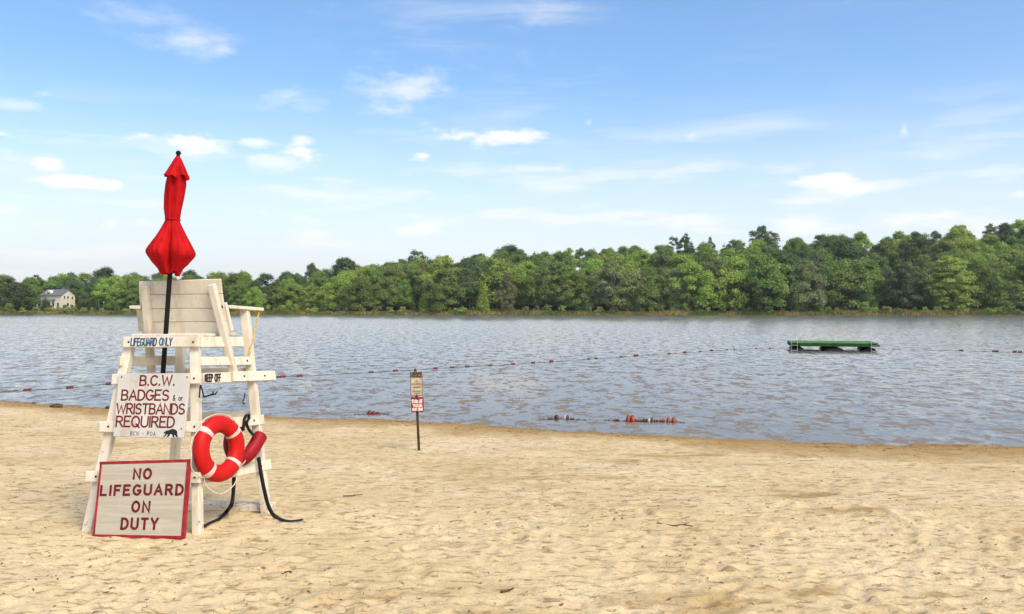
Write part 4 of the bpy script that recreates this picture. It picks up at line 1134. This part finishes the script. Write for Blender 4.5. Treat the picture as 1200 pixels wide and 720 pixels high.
# walking bear silhouette, head to the left
bear = [(0, .50), (.05, .36), (.13, .30), (.17, .20), (.22, .22), (.25, .14), (.29, .20), (.40, .12), (.52, .03), (.64, .0), (.80, .07), (.92, .22), (.97, .42), (.95, .60), (1.0, .78), (1.02, .97), (.90, 1.0), (.88, .88), (.80, .70), (.76, .80), (.80, .98), (.66, .98), (.64, .80), (.60, .64), (.46, .64), (.44, .80), (.36, .98), (.22, 1.0), (.24, .92), (.30, .86), (.30, .70), (.26, .62), (.20, .80), (.06, .98), (-.04, .95), (.08, .78), (.14, .56), (.08, .56), (.02, .58)]
bm = bmesh.new(); vs_ = [bm.verts.new(q.at(.715 + .20 * x, .865 + .128 * y, .0009)) for x, y in bear]; f_ = bm.faces.new(vs_); bmesh.ops.triangulate(bm, faces=[f_])
fix(link('bear_silhouette', bm, M['black_letter'], S1), S1)['label'] = 'black silhouette of a walking bear'
for u, v in ((.05, .05), (.97, .06), (.03, .83), (.96, .86)):
    c = q.at(u, v, .0005); fix(link('screw', tube_bm([c, c + q.n * .003], .006, 7), M['rusty'], S1), S1)

q = Quad(W(117.3, 541.5, 6.695), W(223, 538.5, 6.60), W(215.6, 631.5, 6.475), W(108.2, 629.5, 6.575))
S2 = thing('no_lifeguard_board', 'grey plywood board with red edges leaning on the chair foot, reading no lifeguard on duty', 'sign', tuple(q.at(.5, 1)))
board(S2, q, .018, M['ply'], 'board')
for u0, v0, u1, v1 in ((-.004, .016, 1.004, .016), (-.004, .984, 1.004, .984)):
    fix(link('frame_strip', plank_bm(q.at(u0, v0), q.at(u1, v1), q.n, .022, -.022, .004, .002), M['red_frame'], S2), S2)
for u, w in ((.013, .018), (.985, .030)):
    fix(link('frame_strip', plank_bm(q.at(u, .035), q.at(u, .965), q.n, w, -.021, .0035, .002), M['red_frame'], S2), S2)
for txt, u0, u1, v0, v1, gp in (('NO', .395, .58, .115, .235, .42), ('LIFEGUARD', .045, .945, .325, .445, .40), ('ON', .41, .595, .54, .665, .42), ('DUTY', .31, .70, .755, .885, .40)):
    lettering(S2, q, txt, u0, u1, v0, v1, .0195, M['red_letter'], gap=gp, off=.0008, jitter=.015)

# ------------------------------------------------------------------ closed umbrella
def umbrella():
    D = 7.062; top = W(209, 180, D); bot = W(190, 452, D)
    t = thing('umbrella', 'closed red canvas umbrella on a black pole behind the chair back', 'umbrella', tuple(bot))
    ax = (bot - top).normalized(); s = Vector((1, 0, 0)); s = (s - ax * s.dot(ax)).normalized(); u = ax.cross(s)
    P = D / FOC
    fix(link('pole', tube_bm([top + ax * .03, bot], .0195, 12), M['black'], t), t)
    smooth(fix(link('finial', tube_bm([top + ax * (k * P) for k in (-3.2, -2.6, -1, .8, 2.0, 2.4, 4.5)], [.006, .015, .0215, .0195, .011, .016, .014], 12), M['black'], t), t))
    def cloth(prof, nf, amp, seed, name, sharp=1.0, lean=0.0):
        r = np.random.default_rng(seed); ph = r.random(8) * 6.28; n = 96; bm = bmesh.new(); rings = []
        for i, (y, rad, am, cx) in enumerate(prof):
            c = top + ax * ((y - 180) * P) + s * (cx * P); ring = []
            for k in range(n):
                a = 2 * math.pi * k / n
                w = .5 + .5 * math.cos(nf * (a + .16 * math.sin(2 * a + ph[0]) + .05 * (y - 180) / 60.0) + ph[1])
                f = 1.02 - am * 1.5 * w ** 2.2 + am * (.30 * math.sin(2 * a + ph[2]) + .42 * abs(math.cos((nf + 1.5) * a + ph[3] + y * .012)) - .25 + .20 * math.sin(5 * a + ph[4] + y * .07))
                dz = am * P * (5.0 * math.cos(nf * a + ph[1]) + 3 * math.sin(3 * a + ph[5])) * max(0.0, (i - len(prof) + 7) / 6.0)
                ring.append(bm.verts.new(c + (s * math.cos(a) + u * math.sin(a)) * (rad * P * f) + ax * dz))
            rings.append(ring)
        for i in range(len(rings) - 1):
            for k in range(n): bm.faces.new((rings[i][k], rings[i][(k + 1) % n], rings[i + 1][(k + 1) % n], rings[i + 1][k]))
        bmesh.ops.recalc_face_normals(bm, faces=bm.faces)
        return smooth(fix(link(name, bm, M['umbrella'], t), t))
    def dense(pr, m=4):
        out = []
        for i in range(len(pr) - 1):
            for k in range(m):
                f = k / m; out.append(tuple(a + (b - a) * f for a, b in zip(pr[i], pr[i + 1])))
        return out + [pr[-1]]
    cloth(dense([(183.5, 2.2, .03, 0), (188, 5.0, .08, 0), (195, 8.6, .13, 0), (202, 12.0, .24, 0), (206, 14.2, .30, 0), (208.5, 14.8, .34, 0)]), 8, 1, 4, 'vent_cap', .7)
    cloth(dense([(186, 3.0, .05, 0), (205, 9.5, .15, 0), (216, 10.6, .24, -.2), (232, 10.2, .26, -1.0), (246, 9.3, .22, -1.6), (256, 8.2, .14, -1.2), (259, 8.0, .10, -1.0), (263, 9.6, .16, -.8), (272, 14.2, .24, -.4), (282, 19.6, .28, -.4), (291, 24.0, .30, -.2),
                 (295, 25.4, .32, 0), (298.5, 25.0, .34, .2), (306, 19.6, .40, .4), (314, 14.2, .42, .4), (320.5, 10.4, .42, .4)]), 5, 1, 12, 'canopy', .6)
    tie = tube_bm([top + ax * (257.5 * P - 180 * P) - s * (1.1 * P) + (s * math.cos(a) + u * math.sin(a)) * (8.3 * P) for a in [2 * math.pi * k / 24 for k in range(24)]], .006, 6, closed=True)
    fix(link('tie_strap', tie, M['umbrella'], t), t)
umbrella()

# ------------------------------------------------------------------ life ring
def ring():
    c = side.hit(257, 526, .085); n = Vector((.90, -.41, .10)).normalized()
    t = thing('life_ring', 'bright red life ring with four white bands hanging on the right of the chair', 'life ring', tuple(c - Vector((0, 0, .26))))
    up = Vector((0, 0, 1)); v = (up - n * up.dot(n)).normalized(); h = v.cross(n).normalized()
    v2 = (v * math.cos(R(7)) - h * math.sin(R(7))); h2 = (h * math.cos(R(7)) + v * math.sin(R(7)))
    RC, RT = .196, .069
    def pt(a, r=RC, o=0.0): return c + (h2 * math.cos(a) + v2 * math.sin(a)) * r + n * o
    def seg(a0, a1, rt, m, closed=False):
        bm = bmesh.new(); rings = []; S = 18
        for i in range(m if closed else m + 1):
            a = a0 + (a1 - a0) * i / m; rad = h2 * math.cos(a) + v2 * math.sin(a)
            rings.append([bm.verts.new(c + rad * RC + (rad * math.cos(2 * math.pi * k / S) * 1.0 + n * math.sin(2 * math.pi * k / S) * .86) * rt) for k in range(S)])
        cnt_ = len(rings)
        for i in range(cnt_ if closed else cnt_ - 1):
            for k in range(S): bm.faces.new((rings[i][k], rings[i][(k + 1) % S], rings[(i + 1) % cnt_][(k + 1) % S], rings[(i + 1) % cnt_][k]))
        bmesh.ops.recalc_face_normals(bm, faces=bm.faces); return bm
    smooth(fix(link('ring_body', seg(0, 2 * math.pi, RT, 64, True), M['ring_red'], t), t))
    bands = [R(128), R(28), R(-52), R(-140)]
    for a in bands: smooth(fix(link('white_band', seg(a - .09, a + .09, RT + .0025, 8), M['ring_white'], t), t))
    pts = []
    for i in range(4):
        a0 = bands[i]; a1 = bands[(i + 1) % 4]
        if a1 > a0: a1 -= 2 * math.pi
        sl = (.035, .030, .060, .035)[i]
        for k in range(12):
            f = k / 12; a = a0 + (a1 - a0) * f
            p = pt(a, RC + RT + .008 + sl * math.sin(math.pi * f) ** .8, .012 * math.sin(9 * a))
            p.z -= .03 * math.sin(math.pi * f); pts.append(p)
    smooth(fix(link('grab_rope', tube_bm(pts, .0046, 6, closed=True), M['rope'], t), t))
ring()

# ------------------------------------------------------------------ rescue tube with straps
def rescue_tube():
    P = [side.hit(283, 497, -.05), side.hit(274, 506, -.05), side.hit(270, 520, -.045), side.hit(274, 533, -.02), side.hit(284, 538, .035), side.hit(295, 528, .085), side.hit(303.5, 514, .10), side.hit(306, 509.5, .10)]
    t = thing('rescue_tube', 'dark red foam rescue tube bent through the chair rails behind the life ring', 'rescue tube', tuple(P[4]))
    pts = spline(P, 6); n = len(pts)
    rr = [.060 * (.62 + .38 * min(1, min(i, n - 1 - i) / 3.0)) for i in range(n)]
    smooth(fix(link('foam_tube', tube_bm(pts, rr, 14, flat=(1.0, .95)), M['tube_red'], t), t))
    def strap(p, w=.034):
        ps = spline(p, 7); bm = bmesh.new(); prev = None
        for i, c in enumerate(ps):
            tg = (ps[min(i + 1, len(ps) - 1)] - ps[max(i - 1, 0)]).normalized(); sd = tg.cross(Vector((.25, 1, .1))).normalized()
            if abs(tg.z) < .45: sd = tg.cross(Vector((0, 0, 1))).normalized() * (1 if sd.y >= 0 or True else 1)
            if prev is not None and prev.dot(sd) < 0: sd = -sd
            if prev is not None: sd = (prev * .6 + sd * .4).normalized()
            prev = sd; nn = tg.cross(sd)
            row = [bm.verts.new(c + sd * (w / 2 * i_) + nn * (.003 * j)) for i_, j in ((-1, -1), (1, -1), (1, 1), (-1, 1))]
            if i: 
                for k in range(4): bm.faces.new((old[k], old[(k + 1) % 4], row[(k + 1) % 4], row[k]))
            else: bm.faces.new(row)
            old = row
        bm.faces.new(list(reversed(old))); bmesh.ops.recalc_face_normals(bm, faces=bm.faces)
        smooth(fix(link('strap', bm, M['strap'], t), t))
    def grd(px, py):
        d = 7.0
        for _ in range(20):
            x = (px - CX) * d / FOC; d = (CAMH - sand_z(x, d) - .012) * FOC / (py - HY)
        return W(px, py, d)
    g = [grd(321, 604), grd(332, 609.5), grd(343, 610.5), grd(355, 609)]
    strap([side.hit(303, 536, .08), side.hit(306, 556, .10), side.hit(311, 580, .11), side.hit(315, 594, .11)] + g)
    g = [grd(266, 599), grd(258, 607), grd(250, 611), grd(240, 615.5), grd(232, 616.5)]
    strap([side.hit(274, 547, -.045), side.hit(274, 565, -.04), side.hit(273, 582, -.03), side.hit(271, 592, -.02)] + g)
    strap([side.hit(285, 505, .045), side.hit(286.5, 491, .048), side.hit(290, 486, .05), side.hit(292, 490, .052), side.hit(289, 496, .056), side.hit(292, 504, .06), side.hit(298, 511, .145)], .026)
rescue_tube()

# ------------------------------------------------------------------ yellow cord on the armrest
pts = spline([side.hit(304, 361.2, .01), side.hit(303.6, 364.5, .02), side.hit(302, 373, .025), side.hit(299, 386, .03), side.hit(297.5, 396, .035), side.hit(294, 406, .04), side.hit(291.5, 416, .035)], 7)
for i, p in enumerate(pts): p.x += .005 * math.sin(i * 1.9)
cd = link('cord', tube_bm(pts, [.012 - .006 * min(1, i / 16) for i in range(len(pts))], 6), M['yellow_rope'])
tag(smooth(cd), 'frayed yellow cord dangling from the right armrest of the lifeguard chair', 'cord')

# ------------------------------------------------------------------ things lying on the sand
def on_sand(px, py, lift=0.0):
    d = 8.0
    for _ in range(30):
        x = (px - CX) * d / FOC; d = (CAMH - sand_z(x, d) - lift) * FOC / (py - HY)
    return W(px, py, d)
def twig(label, pxs, r):
    P = [on_sand(px, py, r * .7) for px, py in pxs]; c = sum(P, Vector()) / len(P)
    bm = tube_bm([p - c for p in spline(P, 4)], [r * (1 - .5 * i / (4 * (len(P) - 1))) for i in range(4 * (len(P) - 1) + 1)], 6)
    m = P[len(P) // 2] - c; d = (P[-1] - P[0]).normalized(); sd = Vector((-d.y, d.x, .25))
    tube_bm([m, m + (d * .6 + sd * .5) * (P[-1] - P[0]).length * .3], [r * .6, r * .3], 5, bm=bm)
    o = link('twig', bm, M['twig']); o.location = c; tag(smooth(o), label, 'twig', 'twigs on the sand')
twig('dark short twig lying on the sand at the bottom middle of the view', [(587, 694), (594, 692.5), (602, 689.5)], .009)
twig('long thin pale-grey twig on the sand right of the chair strap', [(402, 581.5), (413, 581), (425, 579.5)], .006)
twig('tiny dark twig on the sand at the lower left of the middle', [(334, 671), (338, 670), (342, 670.5)], .007)
twig('crooked stick on the trampled sand at the right side', [(770, 613), (788, 616), (800, 615), (812, 617)], .006)
def lump(label, name, cat, px, py, sx, sy, sz, mat, seed):
    r = np.random.default_rng(seed); bm = bmesh.new(); bmesh.ops.create_icosphere(bm, subdivisions=3, radius=1)
    for v in bm.verts:
        n = fbm(np.array([v.co.x * 1.7 + seed]), np.array([v.co.y * 1.7 + v.co.z * 1.3]), 3, seed)[0]; v.co *= 1 + .7 * n
        v.co.x *= sx; v.co.y *= sy; v.co.z *= sz
    p = on_sand(px, py); o = link(name, bm, mat); o.location = (p.x, p.y, p.z + sz * .25); tag(smooth(o), label, cat)
lump('pale low stone at the waterline below the right end of the raft', 'stone', 'stone', 1103, 518.5, .13, .09, .045, M['pale_stone'], 3)
lump('dark mossy clod at the waterline at the far left', 'clod', 'clod', 66, 477.5, .13, .10, .06, mat_plain('dark_clod', (.09, .065, .03), .95, .1, .4, 20, b=.4), 5)
lump('small dark clod at the waterline just left of the chair', 'clod', 'clod', 127, 479, .07, .07, .045, mat_plain('dark_clod_wet', (.05, .038, .022), .9, .1, .4, 20, b=.4), 8)
twig('dark driftwood stick in the shallows at the far left', [(38, 472.6), (52, 472), (66, 471)], .02)
def litter():
    """scraps of bark, leaf and weed all over the sand: uncountable"""
    r = np.random.default_rng(19); V, F = [], []
    n = 6400
    for i in range(n):
        wrack = i > 4600
        if wrack:
            x = r.uniform(-13, 9); d = abs(r.normal()) * .28 + .10 + (.55 if r.random() < .3 else 0); y = float(shore_y(np.array([x]))[0]) - d
            if fbm(np.array([x * .8]), np.array([2.0]), 3, 15)[0] < -.03 + .12 * r.normal(): continue
        else:
            y = 4.7 * math.exp(r.random() * math.log(17 / 4.7)); x = r.uniform(-.66, .66) * y
            if float(shore_y(np.array([x]))[0]) - y < .3: continue
            if fbm(np.array([x * .7]), np.array([y * .9]), 3, 25)[0] < .02 + .14 * r.normal(): continue
        z = sand_z(x, y) + .002; L = (.004 + .024 * r.random() ** 4) * (2.6 if wrack else 1.0); w = L * r.uniform(.15, .5); a = r.uniform(0, 6.283); t = r.uniform(.002, .008)
        ca, sa = math.cos(a), math.sin(a); b = len(V)
        for (u, v_, h) in ((-L, 0, 0), (0, -w, .3 * t), (L, r.normal() * w * .5, t), (0, w, t), (0, 0, t * 1.6)):
            V.append((x + u * ca - v_ * sa, y + u * sa + v_ * ca, z + h))
        F += [(b, b + 1, b + 4), (b + 1, b + 2, b + 4), (b + 2, b + 3, b + 4), (b + 3, b, b + 4)]
    m, t_, out = material('litter'); P = t_.new('ShaderNodeTexCoord').outputs['Object']
    principled(t_, out, t_.mix(t_.noise(P, 9, 2), (.06, .045, .025), (.30, .21, .10)), .9, .1)
    tag(link('beach_litter', mesh_np('beach_litter', V, F), m), 'scraps of bark and weed strewn over the sand and waterline', 'litter', kind='stuff')
litter()

# ------------------------------------------------------------------ thin summer haze over the lake
def haze():
    ex, ey, ez = Vector((1, 0, 0)), Vector((0, 1, 0)), Vector((0, 0, 1))
    m = bpy.data.materials.new('summer_haze'); m.use_nodes = True; t = NT(m.node_tree); t.n.clear()
    out = t.new('ShaderNodeOutputMaterial'); v = t.new('ShaderNodeVolumePrincipled')
    v.inputs['Color'].default_value = (.96, .97, .96, 1); v.inputs['Density'].default_value = HAZE; v.inputs['Anisotropy'].default_value = .2
    t.l.new(v.outputs[0], out.inputs['Volume'])
    o = link('haze', box_bm(Vector((0, 1250, 50)), ex, ey, ez, 6200, 5700, 108, 0), m); tag(o, kind='stuff')
HAZE = .00013
haze()
